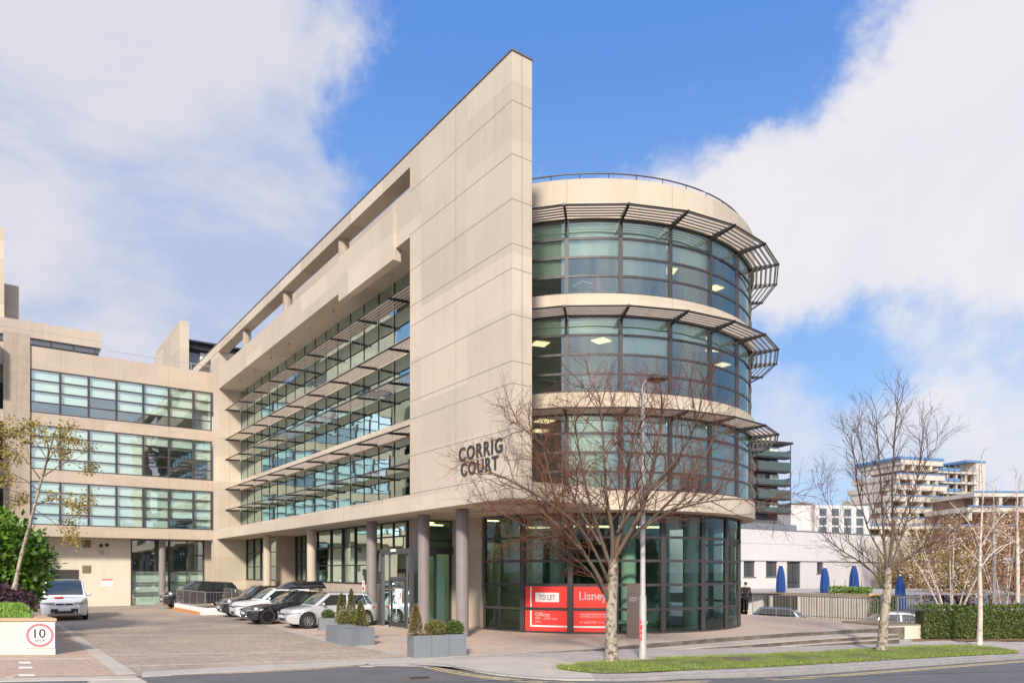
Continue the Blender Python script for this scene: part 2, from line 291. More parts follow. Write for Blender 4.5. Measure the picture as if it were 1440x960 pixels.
# ---------------------------------------------------------------- helpers
class MB:
    def __init__(s): s.v = []; s.f = []; s.m = []
    def add(s, vs, fs, mi=0):
        o = len(s.v); s.v += [tuple(v) for v in vs]; s.f += [tuple(i+o for i in f) for f in fs]; s.m += [mi]*len(fs)
    def box(s, x0, x1, y0, y1, z0, z1, mi=0, fn=None):
        if x0 > x1: x0, x1 = x1, x0
        if y0 > y1: y0, y1 = y1, y0
        v = [(x0, y0, z0), (x1, y0, z0), (x1, y1, z0), (x0, y1, z0), (x0, y0, z1), (x1, y0, z1), (x1, y1, z1), (x0, y1, z1)]
        if fn: v = [fn(*p) for p in v]
        s.add(v, [(0, 3, 2, 1), (4, 5, 6, 7), (0, 1, 5, 4), (1, 2, 6, 5), (2, 3, 7, 6), (3, 0, 4, 7)], mi)
    def grid(s, P, mi=0, close=False):
        n, k = len(P), len(P[0]); fs = []
        for i in range(n-1):
            for j in range(k-1 if not close else k):
                fs.append((i*k+j, i*k+(j+1) % k, (i+1)*k+(j+1) % k, (i+1)*k+j))
        s.add([p for row in P for p in row], fs, mi)
    def tube(s, pts, rad, sides=6, mi=0, caps=True):
        n = len(pts); pts = [Vector(p) for p in pts]; rows = []
        if isinstance(rad, (int, float)): rad = [rad]*n
        ref = None
        for i in range(n):
            d = (pts[min(i+1, n-1)]-pts[max(i-1, 0)])
            d = d.normalized() if d.length > 1e-9 else Vector((0, 0, 1))
            if ref is None: ref = Vector((1, 0, 0)) if abs(d.x) < .8 else Vector((0, 1, 0))
            a = d.cross(ref); a = a.normalized() if a.length > 1e-6 else d.orthogonal().normalized()
            ref = a.cross(d) * -1 if False else ref
            b = d.cross(a)
            rows.append([pts[i]+(a*math.cos(q)+b*math.sin(q))*rad[i] for q in (2*math.pi*k/sides for k in range(sides))])
        o = len(s.v); s.grid(rows, mi, True)
        if caps:
            s.f.append(tuple(o+k for k in range(sides))); s.m.append(mi)
            s.f.append(tuple(o+(n-1)*sides+k for k in reversed(range(sides)))); s.m.append(mi)
    def lathe(s, prof, cx=0, cy=0, seg=16, mi=0, axis='z'):
        rows = []
        for rr, z in prof:
            row = []
            for k in range(seg):
                q = 2*math.pi*k/seg; a, b = rr*math.cos(q), rr*math.sin(q)
                row.append((cx+a, cy+b, z) if axis == 'z' else (cx+a, z, cy+b))
            rows.append(row)
        s.grid(rows, mi, True)
    def poly(s, pts, mi=0): s.add(pts, [tuple(range(len(pts)))], mi)
    def prism(s, pts2, z0, z1, mi=0, fn=None):     # pts2 counter-clockwise
        n = len(pts2); v = [(x, y, z0) for x, y in pts2]+[(x, y, z1) for x, y in pts2]
        if fn: v = [fn(*p) for p in v]
        s.add(v, [tuple(reversed(range(n))), tuple(range(n, 2*n))]+[(i, (i+1) % n, n+(i+1) % n, n+i) for i in range(n)], mi)
    def build(s, name, mats, parent=None, smooth=False, loc=None, rz=0, angle=None, bevel=0):
        me = bpy.data.meshes.new(name); me.from_pydata(s.v, [], s.f); me.update()
        for m in (mats if isinstance(mats, (list, tuple)) else [mats]): me.materials.append(m)
        if any(s.m): me.polygons.foreach_set('material_index', s.m)
        if smooth: me.polygons.foreach_set('use_smooth', [True]*len(me.polygons))
        if angle is not None: me.set_sharp_from_angle(angle=R(angle))
        o = bpy.data.objects.new(name, me); C.objects.link(o)
        if parent: o.parent = parent
        if loc is not None: o.location = loc; o.rotation_euler = (0, 0, rz)
        if bevel:
            b = o.modifiers.new('bevel', 'BEVEL'); b.width = bevel; b.segments = 2; b.limit_method = 'ANGLE'
        return o
def thing(name, label, cat, loc=(0, 0, 0), rz=0, group=None):
    o = bpy.data.objects.new(name, None); C.objects.link(o); o.location = loc; o.rotation_euler = (0, 0, rz)
    o['label'] = label; o['category'] = cat
    if group: o['group'] = group
    o.empty_display_size = .3
    return o
def tag(o, label, cat, group=None):
    o['label'] = label; o['category'] = cat
    if group: o['group'] = group
    return o
def struct(o): o['kind'] = 'structure'; return o
def thick(o, t=.03):
    me = o.data
    if me.polygons and me.polygons[0].normal.z < 0: me.flip_normals()
    m = o.modifiers.new('thickness', 'SOLIDIFY'); m.thickness = t; m.offset = -1; return o
def copy_tree(o, parent=None, label=None):
    c = o.copy(); C.objects.link(c); c.parent = parent
    if label: c['label'] = label
    for ch in [x for x in SC.objects if x.parent == o]: copy_tree(ch, c)
    return c
def text(s, width, height, depth=.01, bold=0.0, mi=0, mb=None, fn=None, space=1.0):
    """letters fitted to width x height, in the x-z plane, thickness along y; added to mb through fn"""
    cu = bpy.data.curves.new('t', 'FONT'); cu.body = s; cu.extrude = .02; cu.offset = bold; cu.resolution_u = 3; cu.space_character = space
    ob = bpy.data.objects.new('t', cu); C.objects.link(ob); bpy.context.view_layer.update()
    me = bpy.data.meshes.new_from_object(ob.evaluated_get(bpy.context.evaluated_depsgraph_get()))
    vs = [v.co.copy() for v in me.vertices]; fs = [tuple(p.vertices) for p in me.polygons]
    bpy.data.objects.remove(ob); bpy.data.curves.remove(cu); bpy.data.meshes.remove(me)
    x0 = min(v.x for v in vs); x1 = max(v.x for v in vs); y0 = min(v.y for v in vs); y1 = max(v.y for v in vs); z1 = max(v.z for v in vs); z0 = min(v.z for v in vs)
    out = []
    for v in vs:
        p = ((v.x-x0)/(x1-x0)*width, -(v.z-z0)/(z1-z0)*depth, (v.y-y0)/(y1-y0)*height)
        out.append(fn(*p) if fn else p)
    mb.add(out, fs, mi)

# ================================================================ OFFICE BUILDING (long front, fin wall, drum)
rng = random.Random(7)
ob = thing('office_building', 'pale stone office block with tall blade wall, long glazed front and round drum', 'building', P0, ANG)
dcw = Vector((3.09, 33.75, 0)); DC = lc(dcw); RG, RB = 7.58, 7.72
gcw = Vector((3.8, 34.2, 0)); GC = lc(gcw); RGG = 6.6
S3 = [5.28, 8.78, 12.3]; H3 = [8.02, 11.55, 15.0]
def part(name, mats, parent=ob, **k):
    mb = MB(); return mb, (lambda **kk: mb.build(name, mats, parent, **{**k, **kk}))

def window(parent, fn, a0, a1, z0, z1, rows, gm, blind=0.0, na=1, mull=.10, vs=(), fm=None, name='window', trans=.07, out=.07, bz=None):
    """one glazed bay: frame (the part), its panes and, where one is drawn, its blind (sub-parts)"""
    fm = fm or M['frame']; sg = 1 if a1 > a0 else -1
    mb = MB()
    def bx(b0, b1, o0, o1, y0, y1, n=1):
        for i in range(n):
            c0 = b0+(b1-b0)*i/n; c1 = b0+(b1-b0)*(i+1)/n
            v = [fn(*p) for p in [(c0, o0, y0), (c1, o0, y0), (c1, o1, y0), (c0, o1, y0), (c0, o0, y1), (c1, o0, y1), (c1, o1, y1), (c0, o1, y1)]]
            mb.add(v, [(0, 3, 2, 1), (4, 5, 6, 7), (0, 1, 5, 4), (1, 2, 6, 5), (2, 3, 7, 6), (3, 0, 4, 7)])
    h = mull/2
    bx(a0, a0+sg*h, -.09, out, z0, z1); bx(a1-sg*h, a1, -.09, out, z0, z1)
    for v in vs: bx(v-.03, v+.03, -.07, out-.02, z0+.002, z1-.002)
    bx(a0+sg*h, a1-sg*h, -.08, out-.025, z0, z0+.07, na); bx(a0+sg*h, a1-sg*h, -.08, out-.025, z1-.07, z1, na)
    for z in rows: bx(a0+sg*h, a1-sg*h, -.08, out-.03, z-trans/2, z+trans/2, na)
    fo = mb.build(name, fm, parent)
    pm = MB(); zz = [z0]+list(rows)+[z1]; av = [a0]+sorted(vs, reverse=sg < 0)+[a1]
    for i in range(len(zz)-1):
        for j in range(len(av)-1):
            b0, b1 = av[j], av[j+1]
            q = [rng.uniform(-.005, .005) for _ in range(4)] if na == 1 else [0]*4
            if na == 1:
                pm.poly([fn(b0, q[0], zz[i]), fn(b1, q[1], zz[i]), fn(b1, q[2], zz[i+1]), fn(b0, q[3]-0, zz[i+1])])
            else:
                pm.grid([[fn(b0+(b1-b0)*k/na, 0, z) for k in range(na+1)] for z in (zz[i], zz[i+1])])
    po = pm.build('pane', gm, fo, smooth=na > 1)
    if blind > 0.02:
        bm = MB(); bo = -.13
        bm.grid([[fn(a0+sg*h+(a1-a0-2*sg*h)*k/max(na, 1), bo, z) for k in range(max(na, 1)+1)] for z in (z1-(z1-z0)*blind, z1-.02)])
        bm.grid([[fn(a0+sg*h+(a1-a0-2*sg*h)*k/max(na, 1), bo+.012, z) for k in range(max(na, 1)+1)] for z in (z1-(z1-z0)*blind, z1-(z1-z0)*blind+.03)])
        bm.build('blind', M['blind'], fo)
    return fo

# ---- blade wall
mb, b = part('blade_wall', [M['stone'], M['joint'], M['roof']])
mb.box(0, .76, -2.875, 3.75, 4.62, 18.2)
ZJ = [16.7, 15.07, 13.7, 12.35, 11.6, 10.2, 8.78, 8.1, 6.72, 5.3]
for z in ZJ:
    mb.box(-.003, 0, -2.872, 3.75, z-.009, z+.009, 1); mb.box(0, .757, -2.878, -2.875, z-.009, z+.009, 1)
mb.box(.37, .385, -2.8785, -2.8755, 4.63, 18.19, 1)
for k, (z0, z1) in enumerate(zip([5.3, 6.72, 8.1, 10.2, 12.35, 13.7, 15.07, 16.7], [6.72, 8.1, 10.2, 11.6, 13.7, 15.07, 16.7, 18.2])):
    mb.box(-.0028, 0, .40, .412, z0+.01, z1-.01, 1)
mb.box(-.03, .79, -2.905, 3.76, 18.2, 18.25, 2); b()
# ---- building name
mb = MB()
fl = lambda x, y, z: (-.03+y, .17-x, z)
text('CORRIG', 2.56, .47, .035, .014, 0, mb, lambda x, y, z: (-.004+y, .17-x, 6.07+z), 1.16)
text('COURT', 2.22, .45, .035, .014, 0, mb, lambda x, y, z: (-.004+y, .05-x, 5.56+z), 1.16)
mb.build('building_name_letters', M['letter'], ob)
# ---- slabs and fascias
mb, b = part('lower_fascia', [M['stone'], M['joint']])
mb.box(0, 1.62, 3.753, 33.6, 4.62, 5.27); mb.box(1.62, 13.5, 3.753, 33.6, 4.625, 5.2); mb.box(.763, 4.2, -2.5, 3.75, 4.65, 5.22)
for t in [6.9+3.2*k for k in range(9)]: mb.box(-.003, 0, t-.006, t+.006, 4.63, 5.26, 1)
mb.box(-.003, 0, 3.755, 3.767, 4.63, 5.26, 1)
b()
for i in (0, 1):
    mb, b = part('floor_band', [M['stone'], M['joint']]); mb.box(1.46, 1.9, 3.0, 32.04, H3[i]+.002, S3[i+1]-.002); mb.box(1.9, 13.4, 2.9, 33.5, H3[i]+.12, S3[i+1]-.05); b()
mb, b = part('terrace_fascia', [M['stone'], M['joint'], M['rail']])
mb.box(0, 13.5, 3.753, 33.6, 15.0, 15.5); mb.box(0, .3, 3.753, 33.6, 15.5, 16.4)
mb.box(-.13, -.002, 4.91, 10.39, 14.52, 16.5); mb.box(-.002, .22, 4.93, 10.37, 14.52, 14.997)
for t in (14.3, 20.1, 25.9): mb.box(-.003, 0, t-.006, t+.006, 15.02, 16.39, 1)
mb.box(.05, .20, 3.76, 32.0, 16.402, 16.44, 2)
b()
mb, b = part('roof_beam', [M['stone'], M['joint'], M['roof']])
mb.box(0, .67, 3.753, 40, 17.64, 18.2); mb.box(-.03, .7, 3.762, 40.02, 18.2, 18.25, 2)
for t in (9.5, 15.3, 21.1, 26.9, 32.7): mb.box(-.003, 0, t-.006, t+.006, 17.65, 18.19, 1); mb.box(.01, .66, t-.006, t+.006, 17.637, 17.64, 1)
b()
for t in (11.0, 18.8, 26.6):
    mb, b = part('terrace_column', M['stone_dark']); mb.lathe([(.25, 15.5), (.25, 17.64)], .38, t, 20); b(smooth=True)
mb, b = part('end_pier', [M['stone'], M['joint']])
mb.box(0.0, 1.62, 32.04, 33.6, 5.272, 15.0); mb.box(.02, 1.5, 32.3, 34.4, 16.402, 17.638)
mb.box(-.02, 2.3, 32.65, 34.1, -.05, 4.618)
mb.box(-.003, 0, 33.0, 33.012, 5.28, 15, 1); mb.box(.7, .712, 32.037, 32.04, 5.28, 15, 1)
for z in (8.1, 11.6): mb.box(-.003, 0, 32.04, 33.6, z-.006, z+.006, 1); mb.box(0, 1.5, 32.037, 32.04, z-.006, z+.006, 1)
b()
mb, b = part('penthouse_wall', M['stone_pink']); mb.box(2.0, 2.3, 3.8, 22.9, 15.5, 19.1); b()
mb, b = part('rear_wall', M['stone']); mb.box(13.4, 13.8, 8, 33.6, 0, 16); b()
mb, b = part('core_wall', M['inwall']); mb.box(7.2, 7.4, 8.0, 33.4, 0, 4.6)
for i in range(3): mb.box(6.6, 6.9, 6.5, 33.4, S3[i]-.05, H3[i]+.1)
for t in (9.65, 17.65, 25.65):
    for i in range(3): mb.box(2.6, 3.0, t-.2, t+.2, S3[i]-.04, H3[i]+.1)
b()
mb, b = part('office_floor', M['carpet'])
for i in range(3): mb.box(1.75, 6.6, 3.0, 32, S3[i]-.047, S3[i]-.03)
b()
mb, b = part('office_furniture', [M['desk'], M['chair_blue'], M['inwall']])
for i in range(3):
    for k in range(14):
        t = 5+k*1.95+rng.uniform(-.3, .3); z = S3[i]-.03
        mb.box(2.3, 3.1, t, t+1.5, z+.68, z+.73); mb.box(2.4, 2.5, t+.1, t+.2, z, z+.68); mb.box(2.9, 3.0, t+1.3, t+1.4, z, z+.68)
        mb.box(2.65, 2.70, t+.4, t+.95, z+.85, z+1.2, 0)
        if rng.random() < .5: mb.box(3.3, 3.75, t+.4, t+.85, z+.42, z+.5, 1); mb.box(3.7, 3.77, t+.4, t+.85, z+.5, z+1.05, 1)
b()
# ---- long-front windows: fifteen bays on three floors
fmain = lambda a, o, z: (1.5-o, a, z)
for i in range(3):
    for k in range(18):
        t0 = 32.05-1.6*(k+1)
        if t0 < 3: continue
        z0, z1 = S3[i], H3[i]
        rows = (z0+.68, z0+1.36) if i == 2 else (z0+.68, z0+1.36, z0+2.05)
        bl = rng.choice([0, 0, 0, .24, .24, .5]) if i < 2 else rng.choice([0, .24, .24])
        window(ob, fmain, t0, t0+1.6, z0, z1, rows, M['glass'], bl, mull=.06, fm=M['frame_dark'], trans=.045, out=.02)
# ---- louvres over the long front
def sunshade(z, k, slats):
    t1 = 32.05-3.2*k; t0 = t1-3.2
    if t0 < 3.25: t0 = 3.05
    o = MB()
    for q in range(slats):
        r = .56+q*(.86/slats)
        v = [(r, z+.03), (r+.125, z+.07), (r+.13, z+.055), (r+.01, z+.015)]
        o.add([(x, t, zz) for t in (t0+.03, t1-.03) for x, zz in v], [(0, 1, 5, 4), (1, 2, 6, 5), (2, 3, 7, 6), (3, 0, 4, 7), (0, 3, 2, 1), (4, 5, 6, 7)])
    so = o.build('sunshade', M['louvre'], ob)
    m = MB(); m.box(.47, .51, t0, t1, z-.01, z+.045); m.build('front_rail', M['frame_dark'], so)
    for t in ([t1, t0] if k == 7 or t0 < 3.2 else [t1]):
        m = MB(); pr = [(.42, z-.07), (1.42, z-.03), (1.42, z+.09), (.42, z+.0)]
        m.add([(x, tt, zz) for tt in (t-.035, t+.035) for x, zz in pr], [(0, 1, 5, 4), (1, 2, 6, 5), (2, 3, 7, 6), (3, 0, 4, 7), (0, 3, 2, 1), (4, 5, 6, 7)])
        m.build('bracket', M['frame_dark'], so); m = MB(); m.tube([(1.2, t, z-.03), (1.38, t, z-.1), (1.4, t, z-.40)], .014, 5); m.build('stay', M['rail'], so)
for z, sl in ((13.62, 5), (11.55, 6), (10.15, 5), (8.08, 6), (6.62, 5)):
    for k in range(9): sunshade(z, k, sl)
for k in range(9):
    t = 32.05-3.2*k
    mb, b = part('hanger_rod', M['rail']); mb.tube([(.62, t, 6.55), (.62, t, 15.0)], .007, 5); mb.tube([(.62, t, 14.93), (.62, t, 15.0)], .05, 8); b()
# ---- ground floor of the long front
mb, b = part('ground_floor_wall', [M['stone_pink'], M['joint']])
mb.box(2.0, 2.25, 25.8, 32.65, -.05, 1.73); mb.box(2.0, 2.25, 9.9, 20.0, -.05, 1.73)
mb.box(3.2, 3.4, 20.0, 25.8, -.05, 1.73); mb.box(2.0, 3.4, 25.8, 25.95, -.05, 4.62); mb.box(2.0, 3.4, 19.85, 20.0, -.05, 4.62)
mb.box(2.1, 2.25, 7.0, 7.85, 3.3, 4.62)
for t in (13.5, 16.7): mb.box(1.997, 2.0, t-.006, t+.006, 0, 1.72, 1)
b()
fg = lambda a, o, z: (2.08-o, a, z)
for t0, t1 in ((11.95, 13.55), (13.55, 15.15), (15.15, 16.75), (16.75, 18.8), (25.95, 27.6), (27.6, 29.3), (29.3, 30.9), (30.9, 32.64)):
    window(ob, fg, t0, t1, 1.75, 4.62, (2.68, 3.62), M['glass'], rng.choice([0, .35, .35, .7]), mull=.08, fm=M['frame_dark'], trans=.06)
window(ob, fg, 18.8, 19.84, 1.75, 4.62, (2.68, 3.62), M['glass'], 0, mull=.08, fm=M['frame_dark'])
fg2 = lambda a, o, z: (3.28-o, a, z)
for t0 in (20.0, 21.93, 23.86): window(ob, fg2, t0, t0+1.93, 1.75, 4.62, (2.68, 3.62), M['glass'], 0, mull=.09, fm=M['frame_dark'], vs=(t0+.96,))
window(ob, lambda a, o, z: (2.08-o, a, z), 7.86, 11.9, 3.32, 4.62, (3.95,), M['glass_lobby'], 0, mull=.1, vs=(9.3, 10.6))
window(ob, lambda a, o, z: (2.3-o, a, z), 8.42, 11.9, 0.0, 3.3, (2.3,), M['glass_lobby'], 0, mull=.1, vs=(10.1,))
# lobby glazing that returns beside the porch
flob = lambda a, o, z: (a, 7.0-o, z)
window(ob, flob, 2.26, 3.74, 3.3, 4.62, (3.72,), M['glass_lobby'], 0, mull=.1)
window(ob, flob, 2.26, 3.74, 0.0, 3.28, (), M['glass_lobby'], 0, mull=.12, vs=(2.62, 2.95), out=.05)
mb, b = part('lobby_header', M['frame']); mb.box(2.2, 3.76, 6.82, 6.93, 3.12, 3.42); b()
mb, b = part('lobby_wall', [M['stone'], M['joint']]); mb.box(3.75, 4.0, 4.55, 7.15, -.05, 4.62); mb.box(3.747, 3.75, 5.6, 5.612, 0, 4.6, 1); b()
for t, m in ((1.78, 'column'), (4.67, 'column'), (9.53, 'column'), (17.13, 'stone'), (24.77, 'stone')):
    mb, b = part('round_column', M[m]); mb.lathe([(.0, 0), (.235, 0.0), (.235, 4.62), (0, 4.62)], 1.1, t, 28)
    if m == 'column': mb.lathe([(.245, 4.5), (.245, 4.62)], 1.1, t, 28)
    b(smooth=True, angle=40)
# ---- entrance porch
po, b = part('entrance_porch', mat('porch_frame', (.085, .083, .092), .45, metal=.2))
po.box(.98, 2.25, 5.6, 8.42, 3.1, 3.32)
for t in (5.6, 8.27): po.box(1.0, 1.15, t, t+.15, 0, 3.1)
for t in (6.02, 7.62): po.box(1.03, 1.12, t, t+.06, 0, 3.1)
po.box(1.02, 1.13, 6.08, 7.62, 2.05, 2.14); po.box(1.1, 2.2, 5.62, 5.7, 0, .1); po.box(1.1, 2.2, 5.62, 5.7, 3.0, 3.1); po.box(2.12, 2.22, 5.6, 5.7, .0, 3.1)
po.box(.985, .995, 5.61, 8.41, 3.13, 3.29)
porch = b(bevel=.006)
mb = MB(); mb.poly([(1.07, 5.75, 0), (1.07, 8.27, 0), (1.07, 8.27, 3.1), (1.07, 5.75, 3.1)]); mb.poly([(1.15, 5.66, 0.1), (2.12, 5.66, 0.1), (2.12, 5.66, 3.0), (1.15, 5.66, 3.0)])
mb.build('pane', M['glass_lobby'], porch)
mb = MB(); mb.box(1.0, 1.06, 6.1, 6.2, .05, 2.04); mb.box(1.0, 1.06, 7.5, 7.6, .05, 2.04); mb.box(1.0, 1.06, 6.2, 7.5, 1.95, 2.04); mb.box(1.0, 1.06, 6.2, 7.5, .05, .22); mb.build('door', M['frame'], porch)
mb = MB(); mb.tube([(.93, 7.32, .45), (.93, 7.32, 1.75)], .025, 8); mb.tube([(.93, 7.32, .6), (1.02, 7.32, .6)], .012, 6); mb.tube([(.93, 7.32, 1.6), (1.02, 7.32, 1.6)], .012, 6); mb.build('door_handle', M['rail'], porch, smooth=True)
mb = MB(); mb.box(.98, .985, 6.35, 6.95, 1.05, 1.65); mb.build('door_notice', M['sign_white'], porch)
mb = MB(); mb.box(.974, .978, 6.42, 6.5, 1.25, 1.5); mb.box(.974, .978, 6.56, 6.62, 1.2, 1.3); mb.build('notice_print', M['sign_ink'], porch)
mb = MB(); mb.box(.9, .98, 6.9, 7.25, 3.2, 3.32); mb.build('door_sensor', M['sign_white'], porch)
mb, b = part('lobby_back_wall', [M['inwall'], M['ceiling']]); mb.box(6.6, 6.7, 4.2, 12, 0, 4.6, 1); mb.box(4.2, 6.6, 11.8, 11.9, 0, 4.6); b()
mb, b = part('lobby_partition', M['blind']); mb.box(3.6, 3.64, 7.3, 8.3, .02, 3.0); mb.box(4.9, 4.94, 4.9, 6.6, .02, 3.6); mb.box(3.9, 5.6, 10.2, 10.24, .02, 3.4); b()
mb, b = part('lobby_carpet', M['step']); mb.box(2.2, 6.6, 7.02, 11.8, .01, .02); b()
lm = MB(); lm.box(-.5, .5, -.12, .12, -.012, 0)
for x_, y_ in ((3.0, 8.2), (4.3, 9.6), (5.3, 7.6), (3.4, 10.9), (4.8, 5.6)):
    o = lm.build('lobby_light', mat('lobby_light_panel', (1, .95, .75), .5, emis=((1, .86, .5), 5.0)), ob); o.location = (x_, y_, 4.58)
mb, b = part('wall_notice', M['sign_white']); mb.box(1.985, 1.997, 11.2, 11.45, 1.05, 1.6)
b()

# ---- the drum
def ring(mb, cx, cy, r0, r1, z0, z1, A0, A1, n=60, mi=0):
    rows = []
    for k in range(n+1):
        q = R(A0+(A1-A0)*k/n)-ANG; c, s_ = math.cos(q), math.sin(q)
        rows.append([(cx+c*r1, cy+s_*r1, z0), (cx+c*r1, cy+s_*r1, z1), (cx+c*r0, cy+s_*r0, z1), (cx+c*r0, cy+s_*r0, z0)])
    mb.grid(rows, mi, True)
A0, A1 = -139, 62
def rwin(z, seams):
    pass
def joints(mb, rad, z0, z1, angs, mi=1):
    for a in angs:
        q = R(a)-ANG; c, s_ = math.cos(q), math.sin(q); tx, ty = -s_*.006, c*.006
        x, y = DC[0]+c*(rad+.003), DC[1]+s_*(rad+.003)
        mb.add([(x-tx, y-ty, z0), (x+tx, y+ty, z0), (x+tx, y+ty, z1), (x-tx, y-ty, z1)], [(0, 1, 2, 3)], mi)
mb, b = part('drum_parapet', [M['stone'], M['joint']]); ring(mb, *DC, RB-.5, RB, 15.0, 16.4, A0, A1, 90); joints(mb, RB, 15.02, 16.39, (-98.4, -69.2, -40, -10.6)); b(smooth=True, angle=40)
for i in (0, 1):
    mb, b = part('drum_floor_band', [M['stone'], M['joint']]); ring(mb, *DC, RG-.3, RB, H3[i]+.002, S3[i+1]-.002, A0, A1, 90); joints(mb, RB, H3[i]+.01, S3[i+1]-.01, (-98.4, -69.2, -40, -10.6)); b(smooth=True, angle=40)
mb, b = part('drum_base_band', [M['stone'], M['joint']]); ring(mb, *DC, RG-.3, RB+.03, 4.58, 5.278, A0-8, A1, 90); joints(mb, RB+.03, 4.6, 5.27, (-98.4, -69.2, -40, -10.6)); b(smooth=True, angle=40)
mb, b = part('drum_floor', [M['stone'], M['ceiling'], M['carpet'], M['roof']])
def disc(z, rad, mi): mb.add([(DC[0]+rad*math.cos(2*math.pi*k/64), DC[1]+rad*math.sin(2*math.pi*k/64), z) for k in range(64)], [tuple(range(64))], mi)
disc(4.60, RB-.2, 0)
for i in range(3): disc(S3[i]-.03, RG-.25, 2); disc(H3[i]+.06, RG-.25, 1)
disc(15.6, RB-.3, 3); b()
mb, b = part('drum_core', M['inwall'])
for i in range(3): mb.lathe([(3.6, S3[i]-.03), (3.6, H3[i]+.06)], DC[0]+.5, DC[1]+.5, 24)
b()
frs = lambda a, o, z: (DC[0]+(RG+o)*math.cos(a/RG-ANG), DC[1]+(RG+o)*math.sin(a/RG-ANG), z)
blinds = {2: [.75, .5, .75, .5, .25, .25, .25, .0, .25], 1: [.24, .24, .5, .24, .24, .24, .24, .24, 0], 0: [0, .98, .98, .75, .98, .5, .5, .98, .98]}
for i in range(3):
    for k in range(-3, 11):
        a0 = R(-98.5+14.65*k)*RG; a1 = R(-98.5+14.65*(k+1))*RG
        bl = blinds[i][min(max(k+1, 0), 8)]
        z0, z1 = S3[i], H3[i]; q = (z1-z0)/4
        window(ob, frs, a0, a1, z0, z1, (z0+q, z0+2*q, z0+3*q), M['glass_drum'], bl, na=5, mull=.14, trans=.08, out=.055)
# drum sunshades: straight blades between radial brackets
for z, in ((15.0,), (11.5,), (8.0,)):
    for k in range(-3, 11):
        am = [R(-98.5+14.65*(k+j))-ANG for j in (0, 1)]
        o = MB()
        for q in range(5):
            r_ = RG+.24+q*.19
            P = []
            for a in am:
                for dr, dz in ((0, .0), (.085, .03), (.09, .018), (.005, -.010)): P.append((DC[0]+(r_+dr)*math.cos(a), DC[1]+(r_+dr)*math.sin(a), z+dz+.01))
            o.add(P, [(0, 1, 5, 4), (1, 2, 6, 5), (2, 3, 7, 6), (3, 0, 4, 7)])
        so = o.build('sunshade', M['louvre'], ob)
        m = MB(); m.tube([(DC[0]+8.72*math.cos(a), DC[1]+8.72*math.sin(a), z+.02) for a in am], .028, 6); m.build('front_rail', M['frame_dark'], so)
        m = MB(); a = am[0]; c, s_ = math.cos(a), math.sin(a)
        pr = [(RG+.05, -.16), (8.76, -.03), (8.76, .05), (RG+.05, .07)]
        m.add([(DC[0]+r_*c-s_*w, DC[1]+r_*s_+c*w, z+zz) for w in (-.035, .035) for r_, zz in pr], [(0, 1, 5, 4), (1, 2, 6, 5), (2, 3, 7, 6), (3, 0, 4, 7), (0, 3, 2, 1), (4, 5, 6, 7)])
        m.build('bracket', M['frame_dark'], so)
mb, b = part('roof_railing', M['frame'])
pts = [(DC[0]+7.45*math.cos(R(a)-ANG), DC[1]+7.45*math.sin(R(a)-ANG), 16.72) for a in range(-135, 40, 3)]
mb.tube(pts, .028, 6)
for a in range(-135, 40, 8):
    x, y = DC[0]+7.45*math.cos(R(a)-ANG), DC[1]+7.45*math.sin(R(a)-ANG); mb.tube([(x, y, 16.3), (x, y, 16.72)], .018, 5)
b()
# ceiling lights
lp = MB(); lp.box(-.3, .3, -.3, .3, -.012, 0); proto_light = None
def ceil_light(x, y, z, rz=0):
    if rng.random() < .35: return
    global proto_light
    if proto_light is None: proto_light = lp.build('ceiling_light', M['light'], ob); o = proto_light
    else: o = proto_light.copy(); C.objects.link(o); o.parent = ob
    o.location = (x, y, z); o.rotation_euler = (0, 0, rz)
for i in range(3):
    for a in (-122, -107, -91, -76, -62, -47, -33, -10):
        rr = RG-(1.5 if i == 2 else 1.2)
        ceil_light(DC[0]+rr*math.cos(R(a)-ANG), DC[1]+rr*math.sin(R(a)-ANG), H3[i]+.04, R(a)-ANG+R(45))
    for a in (-115, -84, -70, -40):
        ceil_light(DC[0]+4.6*math.cos(R(a)-ANG), DC[1]+4.6*math.sin(R(a)-ANG), H3[i]+.04, R(a)-ANG+R(45))
for i in range(3):
    for k in range(5): ceil_light(3.4, 6.5+k*5.2, H3[i]+.10)
for k in range(4): ceil_light(3.9, 11+k*5.1, 4.6)
# furniture in the drum
mb, b = part('drum_furniture', [M['desk'], M['chair_blue'], M['chair_pink'], M['sign_white']])
for i in (1, 2):
    for a, m in ((-116, 1), (-106, 0), (-93, 3), (-90, 2), (-80, 1), (-74, 0), (-63, 2), (-60, 1), (-47, 0), (-44, 2)):
        rr = RG-1.0; x, y = DC[0]+rr*math.cos(R(a)-ANG), DC[1]+rr*math.sin(R(a)-ANG); z = S3[i]-.03
        if m in (1, 2): mb.lathe([(.0, z+.4), (.28, z+.45), (.30, z+.6), (.22, z+.7), (.30, z+.95), (.22, z+1.1), (0, z+1.12)], x, y, 12, m)
        else: mb.box(x-.4, x+.4, y-.3, y+.3, z+.70, z+.75, m); mb.box(x-.03, x+.03, y-.03, y+.03, z, z+.7, m)
b(smooth=False)
